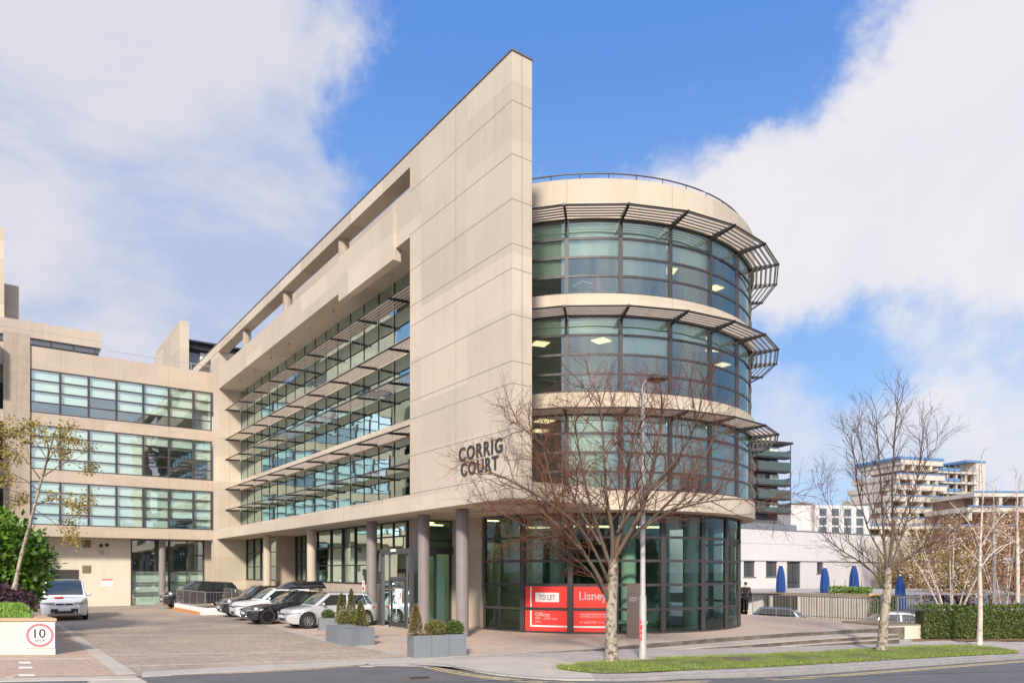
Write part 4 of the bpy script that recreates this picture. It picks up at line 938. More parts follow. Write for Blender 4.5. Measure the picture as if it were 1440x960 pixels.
# ================================================================ CARS
def car(name, label, cat, loc, heading, paint, L=4.3, Wd=1.8, H=1.48, wb_=2.6, wr=.32, belt=.92, nose=.70, tailz=.90, cowl=.95, rf=.35, rr=-1.35, rb=-1.95,
        shape='hatch', rim='alloy', spokes=10, group=None, clear=.19, front_over=.82, glass_m='carglass', van=False, lamp=(.575, .685), grille='bar', roofrails=False, plate=True):
    root = thing(name, label, cat, loc, heading, group)
    h = L/2; xw = (h-front_over, h-front_over-wb_); hw = Wd/2
    def s01(v): v = max(0, min(1, v)); return v*v*(3-2*v)
    def wx(x):
        s = max(0, (abs(x)-(h-.75))/.75); return hw*(1-(.36 if x > 0 else .28)*s**2.4)
    def ztop(x):
        if x > cowl:
            f = (x-cowl)/(h-cowl); return belt+(nose-belt)*f**1.35 - .17*s01((f-.80)/.20)**1.5
        if x < rb:
            f = (rb-x)/(h+rb) if h+rb > .01 else 0; return belt+.03+(tailz-belt-.03)*f-.10*s01((f-.8)/.2)
        return belt+.03*s01((cowl-x)/1.2)
    def zbot(x):
        e = max(0, (abs(x)-(h-.5))/.5); z = clear+.13*e**4
        for c in xw:
            if abs(x-c) < wr+.055: z = max(z, wr+math.sqrt((wr+.055)**2-(x-c)**2)-.0)
        return z
    xs = sorted(set([round(-h+L*k/90, 4) for k in range(91)]+[c+s*(wr+.055) for c in xw for s in (-1, 1)]+[c+s*(wr+.052) for c in xw for s in (-1, 1)]))
    rows = []
    for x in xs:
        w = wx(x); b0 = zbot(x); zt = ztop(x); 
        P = [(0, b0), (.8*w, b0), (.965*w, b0+.01), (.995*w, max(b0+.02, clear+.14)), (w, max(b0+.03, .5*(clear+zt)+.02)), (.995*w, max(b0+.04, zt-.20)), (.975*w, max(b0+.05, zt-.10)), (.94*w, zt-.025), (.87*w, zt), (.45*w, zt+.025), (0, zt+.032)]
        full = [(x, y, z) for y, z in P]+[(x, -y, z) for y, z in reversed(P[1:-1])]
        rows.append(full)
    mb = MB(); k = len(rows[0]); mb.grid(rows, 0, True); mb.f.append(tuple(range(k))); mb.m.append(0); mb.f.append(tuple(len(mb.v)-k+i for i in reversed(range(k)))); mb.m.append(0)
    # greenhouse
    def zroof(x):
        if x >= rf: f = max(0, (cowl-x)/(cowl-rf)); return belt+(H-belt)*(1-(1-f)**1.18)
        if x >= rr: f = (rf-x)/(rf-rr); return H-.07*f*f+.012*math.sin(f*3.1)
        f = (x-rb)/(rr-rb); e = H-.07; return belt+.02+(e-belt-.02)*(1-(1-max(0, f))**1.35)
    tb = .20 if not van else .13; base = .915
    gx = sorted(set([rb+(cowl-rb)*q/44 for q in range(45)]+[rf, rr]))
    def gy(x, z): return wx(x)*base-(z-belt)*tb
    grow_ = []
    for x in gx:
        zt = zroof(x); z0 = belt-.06; e = max(.0, min(1, (zt-belt)/.2)); w1 = gy(x, max(zt-.07*e, belt-.02)); w0 = wx(x)*base
        P = [(w0, z0), (w1+.0, max(zt-.07*e, z0+.01)), (w1-.035*e, zt-.02*e), (w1-.12*e, zt+.0), (w1*.5, zt+.022*e), (0, zt+.028*e)]
        grow_.append([(x, y, z) for y, z in P]+[(x, -y, z) for y, z in reversed(P[:-1])])
    mb.grid(grow_)
    body = mb.build('body', M[paint], root, smooth=True, angle=38)
    # side windows: front and rear pane on each side
    def pane(name, xb0, xb1, xt0, xt1, zlo, zhi, sgn, par=root):
        m = MB(); nx, nz = 10, 5; rows = []
        for j in range(nz+1):
            f = j/nz; z = zlo+(zhi-zlo)*f; row = []
            for i in range(nx+1):
                a = xb0+(xb1-xb0)*i/nx; b = xt0+(xt1-xt0)*i/nx; x = a+(b-a)*f; zz = min(z, zroof(x)-.075)
                row.append((x, sgn*(gy(x, zz)+.009), zz))
            rows.append(row)
        m.grid(rows); return m.build(name, M[glass_m], par, smooth=True)
    mid = (cowl+rb)*.5-.05; zl, zh = belt+.045, H-.10
    slf = (cowl-rf)*(zh-belt)/(H-belt)*.93; slr = (rr-rb)*(zh-belt)/(H-belt)*.86
    for sg in (1, -1):
        if not van:
            pane('side_window', mid+.05, cowl-.22, mid+.04, cowl-.20-slf, zl, zh, sg)
            pane('side_window', rb+.50, mid-.05, rb+.46+slr*.6, mid-.04, zl, zh-.01, sg)
            if shape != 'saloon': pane('quarter_window', rb+.24, rb+.46, rb+.20+slr*.75, rb+.43+slr*.62, zl+.02, zh-.03, sg)
        else:
            pane('side_window', cowl-1.25, cowl-.2, cowl-1.25, cowl-.18-slf, zl, zh-.1, sg)
    # screens
    def screen(name, x0, x1, inset, nn=8):
        m = MB(); rows = []
        for j in range(nn+1):
            x = x0+(x1-x0)*j/nn; zt = zroof(x); e = max(.0, min(1, (zt-belt)/.2)); w1 = gy(x, zt-.07*e)-inset; row = []
            for i in range(13):
                y = w1*(-1+2*i/12); q = abs(y)/gy(x, zt-.07*e); row.append((x, y, zt+.028*e*(1-q*q)+.012))
            rows.append(row)
        m.grid(rows); return m.build(name, M[glass_m], root, smooth=True)
    screen('windscreen', cowl-.07, rf+.05, .10)
    if not van: screen('rear_screen', rb+.10, rr-.04, .10)
    # wrap-around details on nose and tail
    def wrap(xa, yb, z0, z1, sgn, front=True, off=.012, taper=0):
        m = MB(); path = []; s = 1 if front else -1; n_ = 9
        for q in range(n_+1): x = xa+(h-xa)*q/n_; path.append((s*x, wx(x), Vector((.25+.75*q/n_, 1-.6*q/n_))))
        we = wx(h)
        for q in range(1, 5): path.append((s*h, we+(yb-we)*q/4, Vector((1, 0))))
        rows = []; T = len(path)-1
        for i, (x, y, nv) in enumerate(path):
            g = taper*(1-i/T); rows.append([(x+s*nv.x*off, sgn*(y+nv.y*off), z0+g), (x+s*nv.x*off, sgn*(y+nv.y*off), z1-g*.2)])
        m.grid(rows); return m
    for sg in (1, -1):
        wrap(h-.50, wx(h)*.62, lamp[0], lamp[1], sg, True, .016, .07).build('headlight', M['lamp_lens'], root, smooth=True)
        wrap(h-.35, wx(h)*.62, tailz-.30, tailz-.13, sg, False, .014).build('tail_light', M['red_lens'], root, smooth=True)
        m = MB(); mx_, my_, mz_ = cowl-.42, hw*base+.12, belt+.10
        P = []
        for q in range(5):
            f = q/4; s = (.6, .95, 1, .9, .5)[q]; P.append([(mx_+.1*math.cos(a)*s*.6+.03*f, sg*(my_-.11+.24*f), mz_+.075*math.sin(a)*s) for a in [k*math.pi/4 for k in range(8)]])
        m.grid(P, 0, True); m.f.append(tuple(len(m.v)-8+i for i in range(8))); m.m.append(0); m.build('wing_mirror', M[paint], root, smooth=True)
        m = MB(); 
        for xx in (mid-.05, rb+.75):
            if not van: m.box(xx-.02, xx+.15, sg*wx(xx)*.985-.012, sg*wx(xx)*.985+.022, belt-.13, belt-.10)
        if not van: m.build('door_handle', M[paint], root)
        m = MB(); rows = []
        for x in [xw[1]+wr+.1+(wb_-2*wr-.2)*q/6 for q in range(7)]: rows.append([(x, sg*(wx(x)+.004), clear+.02), (x, sg*(wx(x)+.006), clear+.10)])
        m.grid(rows); m.build('sill_trim', M['blackplastic'], root)
        if not van and shape:
            m = MB(); 
            for xx in (mid, ): m.box(xx-.005, xx+.005, sg*(wx(xx)+.001), sg*(wx(xx)+.004), clear+.14, belt-.05)
            m.build('door_seam', M['blackplastic'], root)
    m = MB(); we = wx(h)
    m.box(h+.002, h+.016, -we*.55, we*.55, lamp[0]-.01, lamp[1]-.05); m.build('grille', M['blackplastic'], root)
    m = MB(); m.box(h+.002, h+.015, -we*.88, we*.88, clear+.13, clear+(.36 if van else .24)); m.build('lower_intake', M['blackplastic'], root)
    for sg in (1, -1):
        m = MB(); m.lathe([(0, h+.02), (.05, h+.02), (.06, h+.0)], 0, 0, 10, axis='y'); m.v = [(y, sg*we*.72+x, clear+.17+z) for x, y, z in m.v]; m.build('fog_lamp', M['lamp_lens'], root)
    m = MB(); m.tube([(h+.018, 0, lamp[0]+.02), (h+.03, 0, lamp[0]+.02)], .055, 12); m.build('badge', M['alloy'], root)
    if plate:
        m = MB(); m.box(h+.017, h+.026, -.26, .26, clear+.26, clear+.37); m.build('number_plate', M['plate'], root)
        m = MB(); m.box(-h-.014, -h-.002, -.26, .26, tailz-.33, tailz-.22); m.build('number_plate', M['plate'], root)
    # wheels
    for c in xw:
        for sg in (1, -1):
            y0 = sg*(hw-.10)
            m = MB(); m.lathe([(wr*.66, -.10), (wr*.95, -.105), (wr, -.08), (wr, .08), (wr*.95, .105), (wr*.68, .10), (wr*.64, .06)], 0, 0, 28, axis='y')
            wo = m.build('wheel', M['tyre'], root, smooth=True, angle=35); wo.location = (c, y0, wr)
            m = MB(); m.lathe([(wr*.67, .085*sg), (wr*.63, .10*sg), (wr*.60, .06*sg)], 0, 0, 28, axis='y'); m.lathe([(0, .085*sg), (wr*.16, .08*sg), (wr*.18, .05*sg)], 0, 0, 14, axis='y')
            for q in range(spokes):
                a = 2*math.pi*q/spokes; ca, sa = math.cos(a), math.sin(a); w0, w1 = wr*.055, wr*.075
                v = [(ca*wr*.13-sa*w, sg*y, sa*wr*.13+ca*w) for w in (-w0, w0) for y in (.05, .075)]+[(ca*wr*.64-sa*w, sg*y, sa*wr*.64+ca*w) for w in (-w1, w1) for y in (.055, .085)]
                m.add(v, [(0, 1, 3, 2), (4, 6, 7, 5), (1, 5, 7, 3), (0, 2, 6, 4), (0, 4, 5, 1), (2, 3, 7, 6)])
            m.build('rim', M[rim], wo)
            m = MB(); m.lathe([(0, .03*sg), (wr*.62, .03*sg)], 0, 0, 20, axis='y'); m.build('brake_disc', M['blackplastic'], wo)
    return root
HN = ANG+math.pi                               # nose away from the building
def cl(r, t): p = wl(r, t); return (p.x, p.y, .006)
grp = 'cars parked nose-out before the long front'
c1 = car('parked_car', 'silver hatchback parked nearest the entrance porch, behind the planters', 'car', cl(-1.0, 9.35), HN, 'silver', L=4.05, Wd=1.75, H=1.47, wb_=2.56, wr=.32, belt=.90, nose=.72, tailz=.98, cowl=.98, rf=.22, rr=-1.45, rb=-1.93, group=grp, spokes=10)
c2 = car('parked_car', 'black saloon carrying a long black roof box, next to the silver hatchback', 'car', cl(-1.35, 12.75), HN, 'black_paint', L=4.6, Wd=1.83, H=1.42, wb_=2.8, wr=.35, belt=.90, nose=.72, tailz=.95, cowl=.92, rf=.10, rr=-1.25, rb=-1.85, shape='hatch', rim='alloy_black', spokes=9, group=grp)
for q in (.0, -1.0):
    m = MB(); m.tube([(q, -.62, 1.36), (q, -.60, 1.50), (q, .60, 1.50), (q, .62, 1.36)], .022, 6); m.build('roof_bar', M['blackplastic'], c2)
rbx = thing('roof_box', 'long glossy black roof box strapped on the black saloon', 'roof box', (*wl(-1.0, 12.75)[:2], 1.54), HN)
m = MB(); rows = []
for q in range(17):
    f = q/16; x = -1.15+2.3*f; e = min(1, (f/.14)**.5 if f > 0 else 0, ((1-f)/.30)**.6 if f < 1 else 0); e = max(e, .12); hh = .36*e; w = .42*(.55+.45*e)
    rows.append([(x, y*w, z*hh) for y, z in ((-1, .1), (-1, .42), (-.93, .75), (-.72, .96), (0, 1.03), (.72, .96), (.93, .75), (1, .42), (1, .1), (0, 0))])
m.grid(rows, 0, True); m.f.append(tuple(range(10))); m.m.append(0); m.f.append(tuple(len(m.v)-10+i for i in range(10))); m.m.append(0)
m.build('box_shell', M['gloss_black'], rbx, smooth=True, angle=60)
m = MB(); rows = []
for y in (-.4225, .4225): m.box(-1.0, .7, y-.003, y+.003, .148, .165)
m.build('box_seam', M['rail'], rbx)
car('parked_car', 'white hatchback with black grille between the black saloon and the dark car', 'car', cl(-1.25, 15.6), HN, 'white_paint', L=4.25, Wd=1.80, H=1.52, wb_=2.62, wr=.33, belt=.95, nose=.82, tailz=1.0, cowl=1.05, rf=.30, rr=-1.4, rb=-1.9, group=grp, lamp=(.64, .75), rim='alloy_black', spokes=5)
car('parked_car', 'dark grey hatchback furthest from the porch, beside the ramp wall', 'car', cl(-1.1, 18.75), HN, 'grey_paint', L=4.3, Wd=1.80, H=1.58, wb_=2.62, wr=.33, belt=.98, nose=.84, tailz=1.0, cowl=1.05, rf=.30, rr=-1.4, rb=-1.9, group=grp, lamp=(.66, .77))
car('parked_suv', 'black sport utility with pale roof behind the ramp railings', 'car', cl(-1.6, 30.0), HN, 'black_paint', L=4.8, Wd=1.95, H=1.70, wb_=2.85, wr=.38, belt=1.12, nose=1.0, tailz=1.12, cowl=1.15, rf=.45, rr=-1.7, rb=-2.15, clear=.26, lamp=(.76, .87), rim='alloy', spokes=5)
van = car('parked_van', 'white van facing the street beside the laurel bush', 'van', (-22.7, 36.9, .006), R(-57.5), 'white_paint', L=4.95, Wd=1.98, H=1.93, wb_=3.1, wr=.34, belt=1.13, nose=.98, tailz=1.3, cowl=1.72, rf=.78, rr=-2.25, rb=-2.44, clear=.22, front_over=.92, van=True, lamp=(.76, .89), spokes=8)
m = MB(); rows = []
for q in range(5): rows.append([(1.95+.10*q, -.42+.0*q, 1.147-.016*q), (1.95+.10*q, -.05, 1.158-.016*q)])
m.grid(rows); m.build('bonnet_sticker', M['red'], van)
m = MB(); m.tube([(1.5, -.92, 1.2), (1.5, -1.12, 1.2)], .02, 6); m.build('mirror_arm', M['blackplastic'], van)
car('parked_car', 'silver saloon low on the sunken drive behind the right-hand railings', 'car', (20.3, 39.6, -1.27), R(168), 'silver', L=4.6, Wd=1.8, H=1.46, wb_=2.7, wr=.32, belt=.92, nose=.72, tailz=1.0, cowl=.9, rf=.15, rr=-1.2, rb=-1.9, shape='saloon')
car('parked_car', 'dark blue car half hidden inside the basement garage opening', 'car', (15.9, 45.0, -1.31), R(150), 'blue_paint', L=4.3, Wd=1.8, H=1.5, shape='hatch')
# ================================================================ RAMP WALL AND RAILINGS IN THE CAR PARK
def railing(name, label, a, b, z0, z1, nb, post=.02, rail_=.025, parent=None, mt='rail', grp=None, bar=.009):
    a, b = Vector(a), Vector(b); L_ = (b-a).length
    root = thing(name, label, 'railing', (a.x, a.y, 0), math.atan2(b.y-a.y, b.x-a.x), grp)
    m = MB(); m.tube([(0, 0, z1), (L_, 0, z1)], rail_, 6); m.tube([(0, 0, z0+.08), (L_, 0, z0+.08)], rail_*.7, 5); m.build('handrail', M[mt], root)
    k = max(2, int(L_/1.8)+1); m = MB()
    for i in range(k): x = .02+(L_-.04)*i/(k-1); m.tube([(x, 0, z0-.1), (x, 0, z1)], post, 6)
    m.build('posts', M[mt], root)
    m = MB()
    for i in range(nb): x = L_*(i+.5)/nb; m.tube([(x, 0, z0+.08), (x, 0, z1-.02)], bar, 4, caps=False)
    m.build('bars', M[mt], root); return root
rw = thing('ramp_wall', 'low white ramp wall with a worn orange kerb behind the parked cars', 'wall', P0, ANG)
m = MB(); m.box(-3.55, -3.3, 20.9, 28.4, 0, .38); m.box(-3.3, -.6, 20.9, 21.15, 0, .38); m.build('wall', M['white'], rw)
m = MB(); m.box(-3.72, -3.552, 21.5, 28.0, 0, .15); m.build('kerb', M['orangekerb'], rw)
railing('ramp_railing', 'grey barred railing on the white ramp wall, side facing the car park', wl(-3.42, 28.3), wl(-3.42, 21.0), .38, 1.25, 44, bar=.005)
railing('ramp_railing', 'far grey barred railing of the ramp, nearer the building', wl(-.6, 28.3), wl(-.6, 21.0), .1, 1.25, 40, bar=.005)
railing('ramp_railing', 'short grey end railing across the ramp beside the dark hatchback', wl(-3.4, 21.0), wl(-.7, 21.0), .38, 1.22, 16, bar=.005)
bk = thing('door_sign_post', 'small two-part notice on a post by the building wall over the silver car', 'sign', (*wl(1.2, 10.6)[:2], 0), ANG)
m = MB(); m.tube([(0, 0, 0), (0, 0, 1.75)], .02, 6); m.build('post', M['rail'], bk)
m = MB(); m.box(-.03, -.022, -.13, .13, 1.45, 1.95); m.build('sign_plate', M['sign_white'], bk)
m = MB(); m.box(-.034, -.031, -.09, .09, 1.5, 1.66); m.box(-.034, -.031, -.04, .04, 1.72, 1.90); m.build('sign_print', M['red'], bk)

# ================================================================ FOLIAGE
def leafball(mb, c, rad, cnt, s, squash=1.0, shell=.55, rg=rng, up=0):
    c = Vector(c)
    for _ in range(cnt):
        d = Vector((rg.gauss(0, 1), rg.gauss(0, 1), rg.gauss(0, 1))).normalized(); k = (shell+(1-shell)*rg.random())*(1+rg.gauss(0, .05))
        p = c+Vector((d.x*rad[0], d.y*rad[1], d.z*rad[2]))*k
        a = (d+Vector((rg.gauss(0, .6), rg.gauss(0, .6), rg.gauss(0, .6)+up))).normalized(); b = a.cross(Vector((rg.gauss(0, 1), rg.gauss(0, 1), rg.gauss(0, 1)))).normalized()
        ss = s*rg.uniform(.6, 1.3); mb.add([p-a*ss*.2, p+b*ss*.38+a*ss*.35, p+a*ss, p-b*ss*.38+a*ss*.35], [(0, 1, 2, 3)])
def leafcone(mb, c, rb_, hgt, cnt, s, rg=rng):
    for _ in range(cnt):
        f = rg.random()**.8; a = rg.uniform(0, 6.283); rr_ = rb_*((1-f)**.75)*(1+rg.gauss(0, .06))*(.75+.25*rg.random()) + .01
        p = Vector((c[0]+rr_*math.cos(a), c[1]+rr_*math.sin(a), c[2]+f*hgt)); d = Vector((math.cos(a), math.sin(a), .6+rg.gauss(0, .5))).normalized()
        b = d.cross(Vector((rg.gauss(0, 1), rg.gauss(0, 1), rg.gauss(0, 1)))).normalized(); ss = s*rg.uniform(.6, 1.3)
        mb.add([p-d*ss*.2, p+b*ss*.35+d*ss*.35, p+d*ss, p-b*ss*.35+d*ss*.35], [(0, 1, 2, 3)])
def shrub(name, label, x, y, z, kind, rad, hgt, mt, group, cnt=1500, s=.035):
    root = thing(name, label, 'shrub', (x, y, z), 0, group); m = MB()
    if kind == 'cone': leafcone(m, (0, 0, .02), rad, hgt, cnt, s); leafcone(m, (0, 0, .02), rad*.75, hgt*.93, cnt//3, s*1.8)
    else:
        leafball(m, (0, 0, hgt*.5), (rad, rad, hgt*.5), cnt, s, shell=.8); leafball(m, (0, 0, hgt*.5), (rad*.8, rad*.8, hgt*.4), cnt//3, s*1.8, shell=.5)
    m.build('foliage', M[mt], root); m = MB(); m.tube([(0, 0, -.2), (0, 0, hgt*.6)], .02, 5); m.build('stem', M['limb'], root)
    return root
# grey planters: trough units placed where they stand
def planter(label, loc, rz, n, w, d, h, group='grey metal planters before the entrance'):
    root = thing('planter', label, 'planter', loc, rz, group)
    for k in range(n):
        m = MB(); x0, x1 = w*k/n+.004, w*(k+1)/n-.004
        m.box(x0, x1, 0, .03, 0, h); m.box(x0, x1, d-.03, d, 0, h); m.box(x0, x0+.03, .03, d-.03, 0, h); m.box(x1-.03, x1, .03, d-.03, 0, h); m.box(x0+.03, x1-.03, .03, d-.03, h-.1, h-.07, 1)
        m.build('trough', [M['planter'], M['soil']], root)
    return root
gs = 'clipped shrubs in the entrance planters'
# front planter x 568..656
a = gp(582, 925.5); b = gp(656, 921.5); dd = b-a; L_ = dd.length; rz = math.atan2(dd.y, dd.x)
pA = planter('grey planter trough nearest the street, holding a browned cone and round box shrubs', a, rz, 3, L_, .62, .62)
def onp(o, f, g=.5, L_=L_, d=.62, rz=rz, h=.54): return (o.x+math.cos(rz)*L_*f-math.sin(rz)*d*g, o.y+math.sin(rz)*L_*f+math.cos(rz)*d*g, h)
m_ = shrub('cone_shrub', 'browned cone shrub at the left end of the nearest planter', *onp(a, .10), 'cone', .24, .92, 'brown_conifer', gs)
shrub('round_shrub', 'green and browning clipped ball in the middle of the nearest planter', *onp(a, .47), 'ball', .30, .48, 'conifer', gs)
shrub('round_shrub', 'dark green clipped ball at the right end of the nearest planter', *onp(a, .84), 'ball', .27, .46, 'box', gs)
# second planter x 458..522
a = gp(490, 908.5); b = gp(522, 905.5); a2 = gp(458, 901.5)
L2 = (b-a).length+.15; rz2 = math.atan2((b-a).y, (b-a).x)
o2 = gp(484, 908); pB = planter('grey planter troughs with a group of olive cones and balls, before the porch', gp(458, 900.8), math.atan2(*(gp(492, 908.2)-gp(458, 900.8)).yx), 3, (gp(492, 908.2)-gp(458, 900.8)).length, .85, .55)
A2, B2 = gp(458, 900.8), gp(522, 906)
for px, py, kd, rd, hg, mt, lb_ in ((480, 893, 'cone', .27, 1.10, 'conifer', 'tall olive cone shrub at the left of the middle planter'), (494, 889, 'cone', .23, 1.25, 'conifer', 'slim dark cone at the back of the middle planter'),
                             (485, 897, 'ball', .30, .55, 'conifer', 'olive ball between the cones of the middle planter'), (501, 895, 'ball', .30, .55, 'box', 'green ball at the back right of the middle planter'), (507, 901, 'cone', .27, .90, 'conifer', 'cone with browned foot at the right of the middle planter')):
    p = gp(px, py); shrub('cone_shrub' if kd == 'cone' else 'round_shrub', lb_, p.x, p.y, .44, kd, rd, hg, mt, gs)
q0 = gp(493, 908.4); rz3 = math.atan2(*(gp(522, 906)-q0).yx)
planter('short grey planter trough at the right of the middle group', q0, rz3, 1, (gp(522, 906)-q0).length, .8, .55)
q0 = gp(449, 886.5); planter('small square grey planter behind the middle group beside the silver car', q0, R(20), 1, .72, .6, .5)
shrub('round_shrub', 'small clipped dark ball in the square planter by the silver car', q0.x+.25, q0.y+.42, .42, 'ball', .27, .42, 'box', gs)

# raised bed with the speed sign
pw = thing('raised_bed', 'cream rendered raised bed wall with stone coping at the left edge', 'wall')
o_ = [(-24, 20.85), (-13.06, 20.85), (-14.7, 22.7), (-20.6, 30), (-28, 31)]
m = MB(); m.prism(o_, 0, .96); m.build('wall', M['render'], pw)
m = MB(); m.prism([(-24, 20.80), (-12.99, 20.80), (-14.7, 22.74), (-15.0, 22.5), (-13.8, 21.15), (-24, 21.15)], .962, 1.04); m.build('coping', M['tan'], pw, bevel=.01)
m = MB(); m.prism([(-24, 21.15), (-13.8, 21.15), (-15.0, 22.7), (-20.7, 29.8), (-27, 30.9)], .96, .99); m.build('soil', M['soil'], pw)
ss = thing('speed_limit_sign', 'white board with red ring reading 10 km/h on the cream bed wall', 'sign', gp(54, 920)+Vector((0, -.0, 0)), 0)
ss.location = (-13.48, 20.83, .56)
m = MB(); m.box(-.44, .42, -.012, 0, -.36, .37); m.build('board', M['sign_white'], ss)
m = MB(); rows = []
for k in range(49): a = 2*math.pi*k/48; rows.append([(.40*math.cos(a)-.0, -.016, .34*math.sin(a)), (.318*math.cos(a), -.016, .262*math.sin(a))])
m.grid(rows); m.build('red_ring', mat('faded_red_ring', (.62, .16, .17), .6), ss)
m = MB(); text('10', .33, .26, .004, .01, 0, m, lambda x, y, z: (-.165+x, -.017+y, -.075+z)); text('km/h', .30, .09, .004, .004, 0, m, lambda x, y, z: (-.15+x, -.017+y, -.19+z)); m.build('sign_letters', M['ink'], ss)
# planting in the bed
g = thing('laurel_bush', 'large glossy green laurel bush filling the raised bed', 'shrub', (-20.3, 27.2, .95))
m = MB()
rg2 = random.Random(5)
for c, rd, cn in (((0, 0, 1.7), (2.95, 2.2, 2.2), 5600), ((.1, -.3, .6), (2.4, 2.0, 1.3), 2600), ((-1.2, 0, 2.5), (2.2, 2, 1.9), 2600), ((1.25, -.2, 2.0), (1.3, 1.3, 1.25), 1700)): leafball(m, c, rd, cn, .21, shell=.72, rg=rg2)
m.build('foliage', M['laurel'], g)
m = MB()
for k in range(14): a = k*.45; m.tube([(0, 0, 0), (.8*math.cos(a), .7*math.sin(a), 1.2), (1.7*math.cos(a), 1.4*math.sin(a), 2.4)], [.05, .03, .015], 5)
m.build('stem', M['limb'], g)
g = thing('purple_shrub', 'dark purple shrub spreading below the laurel bush', 'shrub', (-17.75, 24.3, .95)); m = MB()
leafball(m, (0, 0, .45), (1.75, 1.3, .62), 4200, .10, shell=.6); leafball(m, (-1.8, 0, .5), (1.5, 1.1, .65), 2200, .10, shell=.6); m.build('foliage', M['purple'], g)
m = MB(); 
for k in range(8): m.tube([(0, 0, 0), (1.2*math.cos(k*.8), .8*math.sin(k*.8), .6)], .02, 4)
m.build('stem', M['limb'], g)
m = MB()
for _ in range(15000):
    x = rng.uniform(-20, -14.0); y = rng.uniform(21.25, 23.6)
    if x > -13.85-(y-21.15)*.85: continue
    h_ = .99+.30*min(1, (y-21.1)/1.0)+rng.uniform(-.05, .06)
    h_ *= min(1, .86+.1*(-13.6-x)); a = rng.uniform(0, 6.28); s_ = .028
    m.add([(x-math.cos(a)*s_, y-math.sin(a)*s_, h_-.03), (x+math.cos(a)*s_, y+math.sin(a)*s_, h_-.03), (x+rng.uniform(-.03, .03), y+rng.uniform(-.03, .03), h_+.07)], [(0, 1, 2)])
rows = []
for i in range(14): x = -20.2+6.1*i/13; rows.append([(x, 21.2, .98), (x, 21.35, 1.04), (min(x, -14.7), 22.1, 1.24*min(1, .86+.1*(-13.6-x))), (min(x, -15.9), 23.6, 1.25)])
m.grid(rows)
o = m.build('ground_cover', M['lowgreen']); tag(o, 'bright green low ground cover behind the bed coping', 'ground cover'); o['kind'] = 'stuff'

# ================================================================ TREES
def branch(mb, p, d, L_, r0, r1, rg, lvl, cfg, tips):
    """a wandering branch, its children and twigs"""
    n = cfg['n'][lvl]; pts = [p.copy()]; rad = [r0]; dd = d.normalized(); step = L_/n
    for i in range(n):
        dd = (dd+Vector((rg.gauss(0, 1), rg.gauss(0, 1), rg.gauss(0, 1)))*cfg['wob'][lvl]+Vector((0, 0, cfg['up'][lvl]))).normalized()
        pts.append(pts[-1]+dd*step); rad.append(r0+(r1-r0)*(i+1)/n)
    (mb[0] if lvl == 0 else mb[1]).tube(pts, rad, cfg['sides'][lvl], caps=False)
    tips.append(pts[-1])
    if lvl+1 >= len(cfg['n']): return
    kids(mb, pts, rad, rg, lvl+1, cfg, tips, L_)
def kids(mb, pts, rad, rg, lvl, cfg, tips, L_):
    cnt = max(2, int(L_*cfg['dens'][lvl])); n = len(pts)-1
    for k in range(cnt):
        f = cfg['start']+(1-cfg['start'])*(k+rg.random())/cnt; f = min(f, .999); i = int(f*n); g = f*n-i; q = pts[i].lerp(pts[i+1], g); dirr = (pts[i+1]-pts[i]).normalized()
        side = dirr.cross(Vector((rg.gauss(0, 1), rg.gauss(0, 1), rg.gauss(0, 1)))).normalized()
        a = R(rg.uniform(*cfg['ang'])); dd = dirr*math.cos(a)+side*math.sin(a)
        l = cfg['len'][lvl]*rg.uniform(.55, 1.15)*(1.0-.45*f); rr = rad[i]
        branch(mb, q, dd, l, min(rr*.7, cfg['r'][lvl]), cfg['r'][lvl]*.35, rg, lvl, cfg, tips)
def tree(name, label, base, trunk, limbs, cfg, mats, seed, group=None, leaves=None, cat='tree'):
    rg = random.Random(seed); root = thing(name, label, cat, base, 0, group)
    T, Cn = MB(), MB(); tips = []
    tp = smooth([p for p, _ in trunk], 1); rr = [trunk[0][1]+(trunk[-1][1]-trunk[0][1])*i/(len(tp)-1) for i in range(len(tp))]
    rr[0] *= 1.35; rr[1] *= 1.1
    if len(tp) > 40: pass
    T.tube(tp, rr, 12)
    for pts, r0, r1 in limbs:
        pts = smooth([Vector(p) for p in pts], 2); rad = [r0+(r1-r0)*(i/(len(pts)-1))**.8 for i in range(len(pts))]
        T.tube(pts, rad, 7, 1, caps=False)
        L_ = sum((b-a).length for a, b in zip(pts, pts[1:])); kids((Cn, Cn), pts, rad, rg, 1, cfg, tips, L_)
    T.build('trunk', [M[mats[0]], M[mats[1]]], root, smooth=True); crown = Cn.build('crown', M[mats[2]], root)
    if leaves:
        m = MB(); mt, cnt, s = leaves
        for _ in range(cnt):
            p = rg.choice(tips)+Vector((rg.gauss(0, .12), rg.gauss(0, .12), rg.gauss(0, .1))); a = Vector((rg.gauss(0, 1), rg.gauss(0, 1), rg.gauss(0, .6))).normalized(); b = a.cross(Vector((rg.gauss(0, 1), rg.gauss(0, 1), rg.gauss(0, 1)))).normalized(); ss = s*rg.uniform(.6, 1.3)
            m.add([p-a*ss*.5, p+b*ss*.4, p+a*ss*.5, p-b*ss*.4], [(0, 1, 2, 3)])
        m.build('leaves', M[mt], root)
    return root
CF = dict(n=[6, 7, 4, 3], wob=[.1, .17, .2, .22], up=[.1, .05, .03, .01], sides=[6, 5, 3, 3], dens=[0, 4.3, 5.0, 6.5], len=[3, 2.05, 1.15, .52], r=[.05, .017, .009, .0056], ang=(22, 52), start=.22)
